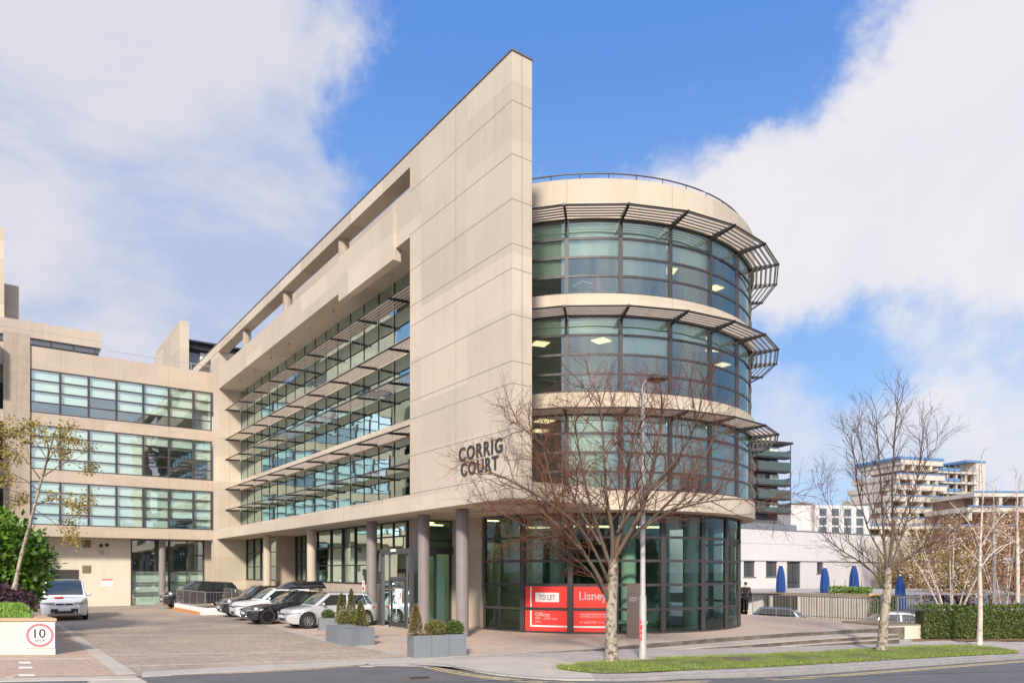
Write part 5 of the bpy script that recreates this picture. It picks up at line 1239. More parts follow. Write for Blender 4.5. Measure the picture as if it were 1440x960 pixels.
# street tree before the drum
b1 = gps(861, 931); sx1 = b1.y/FPX
def px2(base, pts, s, dy=None):
    """branch points read at the tree's own distance, spread in depth by dy"""
    out = []
    for i, (x, y) in enumerate(pts): Yd = base.y+(dy[i] if dy else 0); out.append(Vector(((x-CX)/FPX*Yd-base.x, Yd-base.y, CAMZ+(HY-y)/FPX*Yd-base.z)))
    return out
def limbset(base, spec):
    out = []
    for pts, r0, r1, dep in spec:
        n = len(pts); out.append((px2(base, pts, 0, [dep*i/(n-1) for i in range(n)]), r0, r1))
    return out
L1 = limbset(b1, [
    ([(858, 850), (845, 815), (822, 778), (795, 745), (765, 715)], .085, .022, -.6),
    ([(822, 778), (800, 740), (783, 700), (772, 650), (762, 600)], .05, .014, .4),
    ([(860, 800), (848, 765), (835, 720), (822, 665), (812, 600), (806, 545)], .075, .014, 1.0),
    ([(861, 795), (862, 745), (852, 690), (850, 630), (846, 560), (842, 525)], .08, .012, -.9),
    ([(862, 790), (872, 745), (880, 700), (884, 640), (893, 580), (900, 530)], .085, .014, .9),
    ([(864, 785), (886, 745), (905, 705), (918, 655), (925, 600), (935, 545)], .08, .014, -.5),
    ([(868, 775), (895, 745), (925, 715), (955, 680), (985, 640), (1005, 590)], .07, .013, 1.4),
    ([(905, 738), (940, 712), (985, 697), (1035, 690), (1085, 700)], .045, .010, -1.2),
    ([(855, 815), (835, 770), (815, 735), (775, 700), (730, 668), (690, 650)], .055, .012, -1.6),
    ([(845, 765), (810, 700), (790, 640), (750, 590), (715, 565)], .045, .012, 1.5),
    ([(868, 745), (900, 690), (945, 640), (975, 585), (985, 545)], .045, .012, -1.6),
    ([(850, 835), (828, 800), (790, 770), (740, 735), (690, 705)], .04, .010, 1.9)])
L1 = [([Vector((p.x, p.y, p.z if p.z < 3 else 3+(p.z-3)*.88)) for p in p_], a_*.9, b_) for p_, a_, b_ in L1]
tree('street_tree', 'large bare street tree with mottled trunk in front of the round glass drum', b1,
     [(Vector((0, 0, -.1)), .17), (px2(b1, [(859, 880)], 0)[0], .15), (px2(b1, [(861, 830)], 0)[0], .15), (px2(b1, [(863, 785)], 0)[0], .12)], L1, CF, ('bark', 'limb', 'twig'), 11, 'bare street trees on the verge')
b2 = gps(1240, 915)
L2s = limbset(b2, [
    ([(1246, 830), (1225, 800), (1203, 785), (1180, 772), (1150, 745)], .06, .012, -1.0),
    ([(1248, 805), (1243, 760), (1240, 700), (1236, 640), (1232, 590)], .09, .013, .4),
    ([(1250, 800), (1256, 740), (1254, 680), (1258, 620), (1262, 560)], .09, .012, -.5),
    ([(1250, 800), (1268, 755), (1285, 700), (1295, 640), (1298, 600)], .06, .012, 1.0),
    ([(1252, 805), (1275, 785), (1300, 765), (1330, 735), (1365, 715)], .05, .011, -.9),
    ([(1248, 790), (1222, 750), (1208, 700), (1202, 650), (1196, 610)], .05, .011, .9),
    ([(1242, 760), (1220, 700), (1215, 650), (1205, 600)], .04, .010, -1.2),
    ([(1254, 765), (1275, 715), (1290, 670), (1318, 625)], .04, .010, -1.2),
    ([(1253, 795), (1290, 775), (1320, 770), (1350, 760)], .035, .010, 1.2),
    ([(1250, 812), (1225, 790), (1190, 760), (1160, 700), (1150, 680)], .035, .010, 1.4)])
CF2 = dict(CF, len=[3, 1.5, .95, .48], ang=(18, 45), up=[.1, .09, .05, .03], r=[.05, .015, .009, .0062], dens=[0, 4.4, 5.0, 6.0], wob=[.1, .12, .15, .2])
L2s = [(p_, a_*.68, b_*.8) for p_, a_, b_ in L2s]
tree('street_tree', 'bare upright street tree on the verge before the plaza steps', b2,
     [(Vector((0, 0, -.1)), .17), (px2(b2, [(1243, 870)], 0)[0], .14), (px2(b2, [(1248, 835)], 0)[0], .13), (px2(b2, [(1249, 795)], 0)[0], .11)], L2s, CF2, ('bark', 'limb', 'twig_grey'), 12, 'bare street trees on the verge')
b3 = gps(1377, 907.5)
CFB = dict(n=[6, 6, 4], wob=[.1, .15, .2], up=[.1, .02, -.05], sides=[6, 4, 3], dens=[0, 1.6, 3.6], len=[3, 1.2, .6], r=[.03, .012, .007], ang=(30, 60), start=.35)
L3 = limbset(b3, [([(1378, 800), (1379, 750), (1383, 690), (1380, 640)], .07, .015, .2), ([(1379, 770), (1395, 740), (1420, 715)], .03, .01, -.4), ([(1379, 760), (1360, 730), (1335, 705)], .03, .01, .5), ([(1377, 800), (1400, 770), (1432, 760)], .03, .01, .5), ([(1378, 790), (1350, 760), (1320, 740)], .025, .01, -.6)])
tree('birch_tree', 'slim pale birch on the verge in front of the clipped hedge', b3, [(Vector((0, 0, -.1)), .10), (px2(b3, [(1379, 850)], 0)[0], .085), (px2(b3, [(1377, 795)], 0)[0], .07)], L3, CFB, ('birch', 'birch', 'twig_orange'), 13, 'pale trunked birches')
for i, (px, Yd, top, wpx, lab) in enumerate(((1397, 37, 700, 5, 'straight white birch trunk behind the hedge, left of the two'), (1430, 35, 695, 6, 'straight white birch trunk behind the hedge, at the right edge'))):
    z0 = -1.3; base = Vector(((px-CX)/FPX*Yd, Yd, z0)); hh = CAMZ+(HY-top)/FPX*Yd-z0; r_ = wpx/2/FPX*Yd
    limbs = [([Vector((0, 0, hh*.75)), Vector((.05, 0, hh*.95)), Vector((0, .1, hh*1.12))], r_*.5, .012)]+[([Vector((0, 0, hh*q)), Vector((math.cos(k)*.8, math.sin(k)*.8, hh*q+.7)), Vector((math.cos(k)*1.6, math.sin(k)*1.6, hh*q+1.0))], .03, .008) for k, q in ((0, .6), (2, .68), (4, .76), (1, .84), (5, .9))]
    tree('birch_tree', lab, base, [(Vector((0, 0, 0)), r_), (Vector((.05, 0, hh*.5)), r_*.95), (Vector((0, 0, hh*.8)), r_*.7)], limbs, CFB, ('birch', 'birch', 'twig_orange'), 30+i, 'pale trunked birches')
# multi-stemmed pale trees behind the hedge
CFM = dict(n=[6, 5, 4], wob=[.1, .2, .25], up=[.1, .04, -.02], sides=[6, 4, 3], dens=[0, 2.2, 3.8], len=[3, 1.4, .7], r=[.03, .012, .009], ang=(20, 60), start=.3)
for i, (px, Yd, n_, lab, lf) in enumerate(((1338, 39, 8, 'many-stemmed pale tree with pinkish seed leaves behind the hedge', ('pale_leaf', 2200, .11)), (1412, 41, 7, 'many-stemmed tree with rusty leaves at the right behind the hedge', ('rust_leaf', 2600, .12)))):
    base = Vector(((px-CX)/FPX*Yd, Yd, -1.3)); rg3 = random.Random(60+i); limbs = []
    for k in range(n_):
        a = k*2*math.pi/n_+rg3.uniform(-.3, .3); sp = rg3.uniform(1.0, 2.2)
        limbs.append(([Vector((0, 0, .1)), Vector((math.cos(a)*sp*.4, math.sin(a)*sp*.4, 2.2)), Vector((math.cos(a)*sp*.9, math.sin(a)*sp*.9, 4.2)), Vector((math.cos(a)*sp*1.4, math.sin(a)*sp*1.4, 5.6+rg3.random()))], .07, .012))
    tree('birch_tree', lab, base, [(Vector((0, 0, -.1)), .16), (Vector((0, 0, .3)), .13)], limbs, CFM, ('birch', 'birch', 'twig_orange'), 40+i, 'many-stemmed trees behind the hedge', lf)
# autumn thicket further right, tree by tree
ths = [(1290, 60, 8.0, 'orange_leaf', 'yellow-leaved autumn tree behind the second street tree'), (1325, 64, 8.5, 'rust_leaf', 'rust-brown tree left of centre in the far thicket'),
       (1360, 58, 8.6, 'rust_leaf', 'rust-brown tree in the middle of the far thicket'), (1392, 62, 9.2, 'rust_leaf', 'reddish tree behind the left birch trunk'), (1425, 56, 8.8, 'rust_leaf', 'reddish tree behind the right birch trunk'),
       (1460, 60, 9.0, 'rust_leaf', 'reddish tree cut by the right edge of the picture'), (1262, 66, 6.5, 'orange_leaf', 'small olive-yellow tree behind the parasols'), (1345, 48, 5.0, 'orange_leaf', 'low ochre tree close behind the many-stemmed tree'),
       (1530, 58, 8.5, 'rust_leaf', 'reddish tree beyond the right edge'), (1600, 60, 9.5, 'orange_leaf', 'ochre tree beyond the right edge'), (1690, 57, 9, 'rust_leaf', 'rusty tree well beyond the right edge')]
CFT = dict(n=[6, 5, 4], wob=[.1, .2, .25], up=[.1, .06, .0], sides=[6, 3, 3], dens=[0, 3.4, 4.6], len=[3, 2.0, 1.0], r=[.04, .02, .015], ang=(20, 55), start=.15)
for i, (px, Yd, hh, mt, lab) in enumerate(ths):
    base = Vector(((px-CX)/FPX*Yd, Yd, -1.3)); rg3 = random.Random(80+i); limbs = []
    for k in range(9):
        a = k*2.4; sp = rg3.uniform(.8, 2.3); limbs.append(([Vector((0, 0, 1.2)), Vector((math.cos(a)*sp*.5, math.sin(a)*sp*.5, hh*.45)), Vector((math.cos(a)*sp, math.sin(a)*sp, hh*rg3.uniform(.6, .9)))], .07, .015))
    tree('autumn_tree', lab, base, [(Vector((0, 0, -.1)), .15), (Vector((.1, 0, 1.5)), .10)], limbs, CFT, ('limb', 'limb', 'twig_orange'), 90+i, 'autumn trees beyond the hedge', (mt, 5200, .12))
# leaning tree with autumn leaves in the raised bed
b4 = Vector((-16.55, 24.0, .95))
tk = px2(b4, [(20, 828), (30, 780), (45, 725), (58, 675), (68, 640), (78, 605)], 0)
CFL = dict(n=[6, 6, 4], wob=[.1, .18, .25], up=[.1, .03, .0], sides=[6, 4, 3], dens=[0, 3.0, 4.5], len=[3, 1.0, .45], r=[.02, .009, .005], ang=(25, 65), start=.3)
L4 = limbset(b4, [([(58, 675), (40, 650), (20, 630), (-5, 620)], .03, .008, .4), ([(62, 665), (70, 630), (60, 610)], .035, .008, -.3), ([(50, 710), (75, 700), (95, 705), (112, 715)], .025, .007, -.4), ([(60, 670), (90, 650), (108, 645)], .025, .007, .5),
                  ([(55, 690), (30, 670), (5, 665)], .025, .007, -.6), ([(48, 715), (78, 735), (92, 752)], .015, .006, .3), ([(66, 645), (45, 612), (25, 598)], .02, .006, .6), ([(52, 700), (20, 690), (-20, 680)], .02, .006, .8), ([(66, 650), (85, 620), (100, 612)], .02, .006, -.5)])
tree('leaning_tree', 'slim leaning tree with sparse orange autumn leaves over the laurel', b4, [(p, .065-.009*i) for i, p in enumerate(tk)], L4, CFL, ('bark', 'limb', 'twig_grey'), 14, None, ('orange_leaf', 5500, .075))
b5 = Vector((-18.6, 23.4, .95)); L5 = [([Vector((0, 0, 1.6)), Vector((math.cos(k)*.7, math.sin(k)*.6, 3.2)), Vector((math.cos(k)*1.1, math.sin(k)*1.0, 4.1))], .03, .008) for k in (0, 1.3, 2.6, 3.9, 5.2)]
tree('autumn_tree', 'orange-leaved tree cut by the left edge above the laurel', b5, [(Vector((0, 0, -.1)), .06), (Vector((0, 0, 2.2)), .045)], L5, CFL, ('limb', 'limb', 'twig_grey'), 15, None, ('orange_leaf', 3200, .085))
# hedge
def hedge(name, label, a, b, w, z0, z1, cnt, s, mt='hedge', group=None):
    a, b = Vector(a), Vector(b); L_ = (b-a).length; root = thing(name, label, 'hedge', (a.x, a.y, 0), math.atan2(b.y-a.y, b.x-a.x), group); m = MB()
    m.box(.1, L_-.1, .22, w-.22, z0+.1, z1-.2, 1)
    for _ in range(cnt):
        x = rng.uniform(0, L_); f = rng.random(); 
        if f < .55: p = Vector((x, rng.gauss(.07, .07), rng.uniform(z0+.04, z1)))
        elif f < .85: p = Vector((x, rng.uniform(0, w), z1+rng.gauss(-.03, .035)))
        else: p = Vector((x, w-rng.random()*.15, rng.uniform(z0+.05, z1)))
        p.z += .04*math.sin(x*1.7)+.03*math.sin(x*4.1); p.y += .05*math.sin(x*2.3+p.z*2)
        d = Vector((rng.gauss(0, .7), -1+rng.gauss(0, .6), rng.gauss(.4, .7))).normalized(); bb = d.cross(Vector((rng.gauss(0, 1), rng.gauss(0, 1), rng.gauss(0, 1)))).normalized(); ss = s*rng.uniform(.6, 1.3)
        m.add([p-d*ss*.2, p+bb*ss*.35+d*ss*.3, p+d*ss, p-bb*ss*.35+d*ss*.3], [(0, 1, 2, 3)])
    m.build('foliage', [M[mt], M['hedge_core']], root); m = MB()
    for k in range(int(L_/.5)): m.tube([(.3+k*.5, .12, z0-.3), (.3+k*.5+rng.uniform(-.15, .15), .1, z0+.9)], .014, 4)
    m.build('stem', M['twig_grey'], root)
h0 = gp(1301, 897.5, -.50); hedge('clipped_hedge', 'clipped green hedge along the footway at the right', h0, h0+Vector((18, 1.2, 0)), 1.1, -.55, .86, 30000, .075)
mb = MB(); rows = []
for i in range(30):
    p = h0+Vector((-.8+19*i/29, -.35+1.26*i/29, 0)); rows.append([(p.x, p.y, -.575), (p.x, p.y+.5, -.53), (p.x, p.y+2.2, -.53)])
mb.grid(rows); struct(mb.build('hedge_bed', M['soil']))

# ================================================================ RIGHT-HAND SIDE
pwl = thing('plinth_wall', 'cream plinth wall at the end of the plaza steps', 'wall')
pA_, pB_ = gps(1249, 900), gps(1307, 899.5); pA_.z = pB_.z = 0; dd = (pB_-pA_).normalized(); nn_ = Vector((-dd.y, dd.x, 0))
if nn_.y < 0: nn_ = -nn_
m = MB(); q = [pA_, pB_, pB_+nn_*2.6, pA_+nn_*2.6]; m.prism([(v.x, v.y) for v in q], -1.3, .05); m.build('wall', M['render'], pwl)
m = MB(); q = [pA_-nn_*.02-dd*.02, pB_-nn_*.02+dd*.02, pB_+nn_*2.6+dd*.02, pA_+nn_*2.6-dd*.02]; m.prism([(v.x, v.y) for v in q], .052, .10); m.build('coping', M['coping'], pwl)
railing('plinth_railing', 'steel railing on the front of the plinth wall', pA_+nn_*.3+dd*.8, pB_+nn_*.3-dd*.1, .10, 1.25, 9, mt='rail')
railing('plinth_railing', 'steel railing along the far side of the plinth wall by the hedge', pB_+nn_*.35-dd*.12, pB_+nn_*2.5-dd*.12, .10, 1.25, 14, mt='rail')
e0, e1, e2 = gp(1049, 862.2), gp(1192, 872), pB_+nn_*2.5-dd*.1
railing('plaza_railing', 'long barred railing along the plaza edge above the sunken drive', gp(1058, 863), gp(1235, 873.2), .0, 1.08, 80, mt='rail', bar=.011)
# terrace with slatted screen and garage opening
tz = .98
te = thing('terrace_wall', 'terrace wall with a dark garage opening and pale vertical slats', 'wall')
def at(px, Y, z=0): return Vector(((px-CX)/FPX*Y, Y, z))
w0, w1, w2 = at(1051, 46.5), at(1125, 44.4), at(1222, 41.8)
def seg(m, a, b, z0, z1, th=.25, mi=0):
    d_ = (b-a).normalized(); q = Vector((-d_.y, d_.x, 0))*th; 
    m.prism([(v.x, v.y) for v in (a, b, b+q, a+q)], z0, z1, mi)
m = MB(); seg(m, w0, w0.lerp(w1, .30), -1.3, tz-.12, .3); seg(m, w1.lerp(w0, .04), w1.lerp(w2, .02), -1.3, tz-.12, .4); m.build('wall', M['white_render'], te)
m = MB(); seg(m, w0-Vector((1, -.3, 0)), w1, tz-.118, tz+.06, .35); seg(m, w1+Vector((.02, 0, 0)), w2, tz-.115, tz+.055, .35); m.build('coping', M['coping'], te)
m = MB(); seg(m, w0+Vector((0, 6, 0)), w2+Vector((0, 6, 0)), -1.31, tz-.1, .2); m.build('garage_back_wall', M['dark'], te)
m = MB(); seg(m, w2, w2+Vector((.55, -.1, 0)), -1.3, tz+.12, .5); m.build('end_pier', M['tan'], te)
m = MB(); N_ = 26; dv = (w2-w1)
for k in range(N_):
    p = w1+dv*((k+.8)/N_)-Vector((0, .06, 0)); m.box(p.x-.05, p.x+.05, p.y-.05, p.y+.05, -1.3, tz-.12)
for k in (8, 16): pass
m.build('slat_screen', M['slat'], te)
m = MB(); p = w1.lerp(w0, .55); m.tube([(p.x, p.y-.1, -1.3), (p.x, p.y-.1, tz-.1)], .12, 10); m.build('garage_post', M['slat'], te)
m = MB(); m.poly([tuple(v) for v in (w0+Vector((-6, .3, tz+.02)), w1+Vector((0, .3, tz+.02)), w2+Vector((0, .3, tz+.02)), w2+Vector((10, 0, tz+.02)), w2+Vector((16, 14, tz+.02)), w0+Vector((-6, 14, tz+.02)))]); struct(m.build('terrace', M['footway']))
for i, (px, Y, top, lab) in enumerate(((1098, 47.0, 794, 'closed blue parasol before the second window of the white building'), (1160, 46.0, 797, 'closed blue parasol right of the terrace door'),
                                  (1201, 44.5, 794, 'closed blue parasol above the end of the slatted screen'), (1266, 42.5, 808, 'closed blue parasol behind the second street tree, rightmost'))):
    zt = CAMZ+(HY-top)/FPX*Y; p = at(px, Y); z0 = tz+.02 if i < 3 else .1; root = thing('parasol', lab, 'parasol', (p.x, p.y, z0), 0, 'closed blue parasols on the terrace'); Hh = zt-z0
    m = MB(); rows = []
    for q in range(9):
        f = q/8; rr_ = (.27-.06*f-.13*f**4)*(.85 if q == 0 else 1); rows.append([((rr_*(1+.22*math.cos(8*a)))*math.cos(a), (rr_*(1+.22*math.cos(8*a)))*math.sin(a), Hh*(.03+.95*f)) for a in [k*math.pi/16 for k in range(32)]])
    m.grid(rows, 0, True); m.build('canopy', M['parasol'], root, smooth=True)
    m = MB(); m.tube([(0, 0, 0), (0, 0, Hh)], .025, 8); m.build('pole', M['rail'], root); m = MB(); m.lathe([(0, Hh*.97), (.06, Hh*.97), (.04, Hh+.03), (0, Hh+.05)], 0, 0, 10); m.build('cap', M['sign_white'], root)
    m = MB(); m.lathe([(0, 0), (.28, 0), (.28, .05), (.05, .08)], 0, 0, 16); m.build('base', M['frame'], root)
hedge('terrace_hedge', 'low loose green planting on the terrace behind the slatted screen', at(1165, 43.6), at(1225, 42.2), .5, tz, tz+.42, 1500, .10, 'lowgreen')
hedge('terrace_hedge', 'dark green shrubs beyond the end pier of the terrace', at(1222, 41.5), at(1262, 41.0), .9, -1.3, .9, 1800, .12, 'hedge')
# white building behind the terrace
wbd = thing('white_building', 'long low white rendered building with grey windows behind the terrace', 'building', (*at(1030, 55)[:2], 0), math.atan2(U.x*-1, U.y) if False else math.atan2(Nn.y, Nn.x))
# local x runs along the wall (r direction), y into the building
Wl = 26
ops = [(1.35, 2.75, 1.95, 3.15, 1), (4.15, 5.65, 1.95, 3.15, 1), (6.95, 8.85, tz, 3.15, 2), (11.2, 12.2, 2.2, 3.1, 1)]
def wall_with(m, x0, x1, z0, z1, ops, th=.3, mi=0):
    xs_ = sorted(set([x0, x1]+[v for o in ops for v in o[:2]])); 
    for a, b in zip(xs_, xs_[1:]):
        o = [o for o in ops if o[0] <= a+1e-6 and o[1] >= b-1e-6]; zc = z0
        for q in sorted(o, key=lambda q: q[2]):
            if q[2] > zc: m.box(a, b, 0, th, zc, q[2], mi)
            zc = q[3]
        if zc < z1: m.box(a, b, 0, th, zc, z1, mi)
m = MB(); wall_with(m, -3, Wl, 0, 3.2, ops); m.box(-3, Wl, -.12, .3, 3.2, 5.62); m.box(-3, Wl, .3, 10, 5.3, 5.6); m.box(-3.2, -3, 0, 10, 0, 5.6); m.box(Wl, Wl+.2, 0, 10, 0, 5.6)
m.box(-3, Wl, -.123, -.12, 4.5, 4.52, 1); m.build('wall', [M['white_render'], M['joint']], wbd)
m = MB(); m.box(-3, Wl, -.16, .2, 5.62, 5.70); m.build('parapet_coping', M['rail'], wbd)
m = MB(); m.box(-3, Wl, 2, 2.1, 1, 3.2); m.build('inner_wall', M['inwall'], wbd)
for x0, x1, z0, z1, k in ops:
    m = MB(); m.box(x0, x0+.06, .1, .2, z0, z1); m.box(x1-.06, x1, .1, .2, z0, z1); m.box(x0+.06, x1-.06, .1, .2, z0, z0+.06); m.box(x0+.06, x1-.06, .1, .2, z1-.06, z1); m.box((x0+x1)/2-.03, (x0+x1)/2+.03, .1, .2, z0+.06, z1-.06)
    if k == 2: m.box(x0+.06, x1-.06, .1, .2, z0+.45, z0+.55)
    f_ = m.build('window' if k == 1 else 'glazed_door', M['frame'], wbd); m = MB(); m.box(x0+.05, x1-.05, .14, .16, z0+.05, z1-.05); m.build('pane', M['winglass'], f_)
    if k == 1: m = MB(); m.box(x0-.1, x1+.1, -.06, .1, z0-.08, z0-.003); m.build('sill', M['rail'], f_)
# rooftop fence of the white building
m = MB()
for k in range(9): m.box(1+k*1.5, 1+k*1.5+1.42, 4, 4.05, 5.6, 6.55)
m.build('roof_screen', M['rail'], wbd)
# person by the drum
pe = thing('person', 'person in a black coat and trousers walking past the edge of the drum', 'person', (*gp(1048.5, 861.0)[:2], .005), R(70))
def skinned(name, verts, edges, rads, m_, parent, lv=2):
    me = bpy.data.meshes.new(name); me.from_pydata(verts, edges, []); o = bpy.data.objects.new(name, me); C.objects.link(o); o.parent = parent
    md = o.modifiers.new('skin', 'SKIN'); 
    for i, sv in enumerate(me.skin_vertices[0].data if me.skin_vertices else []): sv.radius = (rads[i], rads[i])
    s = o.modifiers.new('sub', 'SUBSURF'); s.levels = lv; s.render_levels = lv; me.materials.append(m_); md.use_smooth_shade = True; return o
def skin_mesh(name, verts, edges, rads, m_, parent, root_i=0):
    me = bpy.data.meshes.new(name); me.from_pydata(verts, edges, [])
    o = bpy.data.objects.new(name, me); C.objects.link(o)
    import bmesh
    bm = bmesh.new(); bm.from_mesh(me); ly = bm.verts.layers.skin.verify()
    bm.verts.ensure_lookup_table()
    for i, v in enumerate(bm.verts): v[ly].radius = (rads[i], rads[i]*.85); v[ly].use_root = (i == root_i)
    bm.to_mesh(me); bm.free(); o.modifiers.new('skin', 'SKIN'); s = o.modifiers.new('sub', 'SUBSURF'); s.levels = s.render_levels = 2
    dg = bpy.context.evaluated_depsgraph_get(); bpy.context.view_layer.update(); dg = bpy.context.evaluated_depsgraph_get()
    nm = bpy.data.meshes.new_from_object(o.evaluated_get(dg)); bpy.data.objects.remove(o); nm.materials.clear(); nm.materials.append(m_)
    nm.polygons.foreach_set('use_smooth', [True]*len(nm.polygons)); o = bpy.data.objects.new(name, nm); C.objects.link(o); o.parent = parent; return o
V = [(0, 0, .95), (0, 0, 1.15), (0, 0, 1.38), (.01, 0, 1.50), (.02, 0, 1.56), (.03, 0, 1.66), (.03, 0, 1.74),
     (0, .10, .88), (.14, .10, .50), (.05, .10, .10), (.17, .10, .04), (0, -.10, .88), (-.06, -.10, .50), (-.24, -.10, .12), (-.14, -.10, .04),
     (0, .20, 1.40), (-.08, .25, 1.14), (.04, .25, .92), (.07, .25, .84), (0, -.20, 1.40), (.08, -.25, 1.14), (.22, -.24, .98), (.27, -.24, .93)]
Eg = [(0, 1), (1, 2), (2, 3), (3, 4), (4, 5), (5, 6), (0, 7), (7, 8), (8, 9), (9, 10), (0, 11), (11, 12), (12, 13), (13, 14), (2, 15), (15, 16), (16, 17), (17, 18), (2, 19), (19, 20), (20, 21), (21, 22)]
Rd = [.15, .14, .16, .07, .055, .095, .07, .10, .065, .045, .035, .10, .065, .045, .035, .07, .05, .038, .035, .07, .05, .038, .035]
skin_mesh('body', V, Eg, Rd, M['skin'], pe)
cv = [(0, 0, .72), (0, 0, .95), (0, 0, 1.18), (0, 0, 1.40), (0, 0, 1.47), (0, .20, 1.40), (-.08, .25, 1.14), (.04, .25, .93), (0, -.20, 1.40), (.08, -.25, 1.14), (.21, -.24, .99)]
skin_mesh('coat', cv, [(0, 1), (1, 2), (2, 3), (3, 4), (3, 5), (5, 6), (6, 7), (3, 8), (8, 9), (9, 10)], [.19, .19, .175, .18, .09, .09, .07, .055, .09, .07, .055], M['cloth_black'], pe, 1)
tv = [(0, 0, .92), (0, .10, .86), (.14, .10, .50), (.05, .10, .12), (0, -.10, .86), (-.06, -.10, .50), (-.24, -.10, .14)]
skin_mesh('trousers', tv, [(0, 1), (1, 2), (2, 3), (0, 4), (4, 5), (5, 6)], [.15, .115, .08, .06, .115, .08, .06], M['cloth_black'], pe, 0)
skin_mesh('hair', [(.0, 0, 1.60), (-.01, 0, 1.68), (.01, 0, 1.76)], [(0, 1), (1, 2)], [.08, .11, .085], M['hair'], pe)
for sg, (x, z) in ((1, (.09, .035)), (-1, (-.18, .04))): m = MB(); m.box(x-.10, x+.17, sg*.10-.045, sg*.10+.045, z-.035, z+.05); m.build('shoe', M['blackplastic'], pe, bevel=.015)

# ---- far buildings
ap = thing('apartment_block', 'dark grey apartment block with stacked green glass balconies beyond the drum', 'building', (*at(1062, 112)[:2], 0), R(20))
def zz_(py, Y): return CAMZ+(HY-py)/FPX*Y
m = MB(); m.box(-6, 4.2, 0, 8, 0, zz_(622, 112)); m.build('wall', M['aptwall'], ap); m = MB(); m.box(-4, 4.0, 1, 8, zz_(622, 112), zz_(606, 112)); m.build('upper_storey', M['stone'], ap)
m = MB(); m.box(-6, 6.2, -1.2, 8, zz_(623, 112), zz_(620, 112)); m.build('roof_edge', M['frame_dark'], ap)
for i in range(5):
    z = zz_(642+i*19.5, 112); 
    m = MB(); m.box(-.5, 5.6, -1.4, 0, z-.25, z); m.box(5.5, 5.6, -1.4, -1.3, z, z+1.9); m.build('balcony', M['frame_dark'], ap)
    m = MB(); m.box(-.5, 5.55, -1.42, -1.38, z, z+.8 if i % 2 == 0 else z+1.3); m.box(5.5, 5.54, -1.38, 0, z, z+1.05); m.build('balcony_glass', M['aptglass'], ap)
    for x in (.2, 2.6, -2.2): 
        m = MB(); m.box(x-.05, x+1.75, -.06, -.003, z+.1, z+1.75); f_ = m.build('window', M['frame'], ap); m = MB(); m.box(x+.05, x+.8, -.09, -.063, z+.2, z+1.65); m.box(x+.9, x+1.65, -.09, -.063, z+.2, z+1.65); m.build('pane', M['winglass' if x < 1 else 'blind'], f_)
pb = thing('far_white_building', 'pale building with paired dark windows beyond the white roof screen', 'building', (*at(1112, 120)[:2], 0), R(12))
m = MB(); m.box(0, 4, 0, 10, 0, zz_(706, 120)); m.box(3.8, 14, -1, 9, 0, zz_(709, 119)); m.build('wall', M['white_render'], pb)
for i in range(3):
    for k in range(4):
        z = zz_(724+i*13, 119); m = MB(); m.box(4.6+k*2.3, 5.9+k*2.3, -1.06, -1.003, z, z+1.2); m.build('window', M['winglass'], pb)
m = MB(); m.box(-.2, 4.2, -.3, 10, zz_(708, 120), zz_(706, 120)); m.build('cornice', M['rail'], pb)
# concrete frame building under construction with blue nets
cs = thing('unfinished_building', 'tall bare concrete building under construction with blue edge netting on every floor', 'building', (*at(1326, 175)[:2], 0), R(17))
sc_ = 175/FPX
lv = [(648, 1240, 0), (669, 1229, 1.0), (684, 1222, 1.8), (700, 1212, 2.5), (716, 1205, 3.2), (731, 1195, 4)]
m2 = MB(); m3 = MB(); m4 = MB()
for i, (py, xl, dep) in enumerate(lv):
    z1 = zz_(py, 175); z0 = zz_(py+15.5, 175); L_ = (1313-xl)*sc_*1.0
    m2.box(-L_, 0, -dep*.6, 14, z1-1.25, z1)
    k = 0; x = -L_+.3
    while x < -1: m2.box(x, x+.8, -dep*.6+.2, 13, z0, z1-1.25); x += rng.choice([3.2, 4.4, 2.6])
    m4.box(-L_+.2, -.2, 2.5-dep*.6, 3, z0, z1-1.25); m3.box(-L_-.1, .1, -dep*.6-.12, -dep*.6-.02, z1+.0, z1+.25)
m2.build('concrete_frame', M['site'], cs); m3.build('edge_netting', M['blue_edge'], cs); m4.build('dark_interior', M['brick_dark'], cs)
m2 = MB(); m3 = MB(); m4 = MB(); m5 = MB()
for i in range(6):
    py = 660+i*14.5; z1 = zz_(py, 175); z0 = zz_(py+14.5, 175); m2.box(.3, 12.5, 1.5, 15, z1-.5, z1); m3.box(.2, 7, 1.3, 1.4, z1, z1+.7); m4.box(.4, 12.4, 4, 15, z0, z1-.5)
    for k in range(5): m2.box(.5+k*2.9, 1.0+k*2.9, 2, 3, z0, z1-.5)
for k in range(7): m5.box(1+k*1.9, 1.12+k*1.9, .9, 1.02, 0, zz_(652, 175))
for i in range(6): z = zz_(664+i*14.5, 175); m5.box(1, 12.6, .9, 1.0, z, z+.12)
m2.build('side_frame', M['site'], cs); m3.build('side_netting', M['blue_edge'], cs); m4.build('brick_infill', M['brick_dark'], cs); m5.build('scaffold', M['rail'], cs)
m = MB(); m.box(12.6, 15.5, 2, 18, 0, zz_(648, 178)); m.box(9.5, 12.6, 8, 18, 0, zz_(650, 178)); m.build('end_wall', M['site'], cs)
m = MB(); m.box(9.4, 15.6, 1.8, 18.1, zz_(648, 178), zz_(645, 178)); m.box(-13, .2, -.2, 14, zz_(648, 175)+.01, zz_(644.5, 175)); m.build('roof_netting', M['blue_edge'], cs)
ls = thing('unfinished_building', 'long low concrete building frame with blue nets at the right behind the thicket', 'building', (*at(1168, 150)[:2], 0), R(4))
s2 = 150/FPX; m2 = MB(); m3 = MB(); m4 = MB()
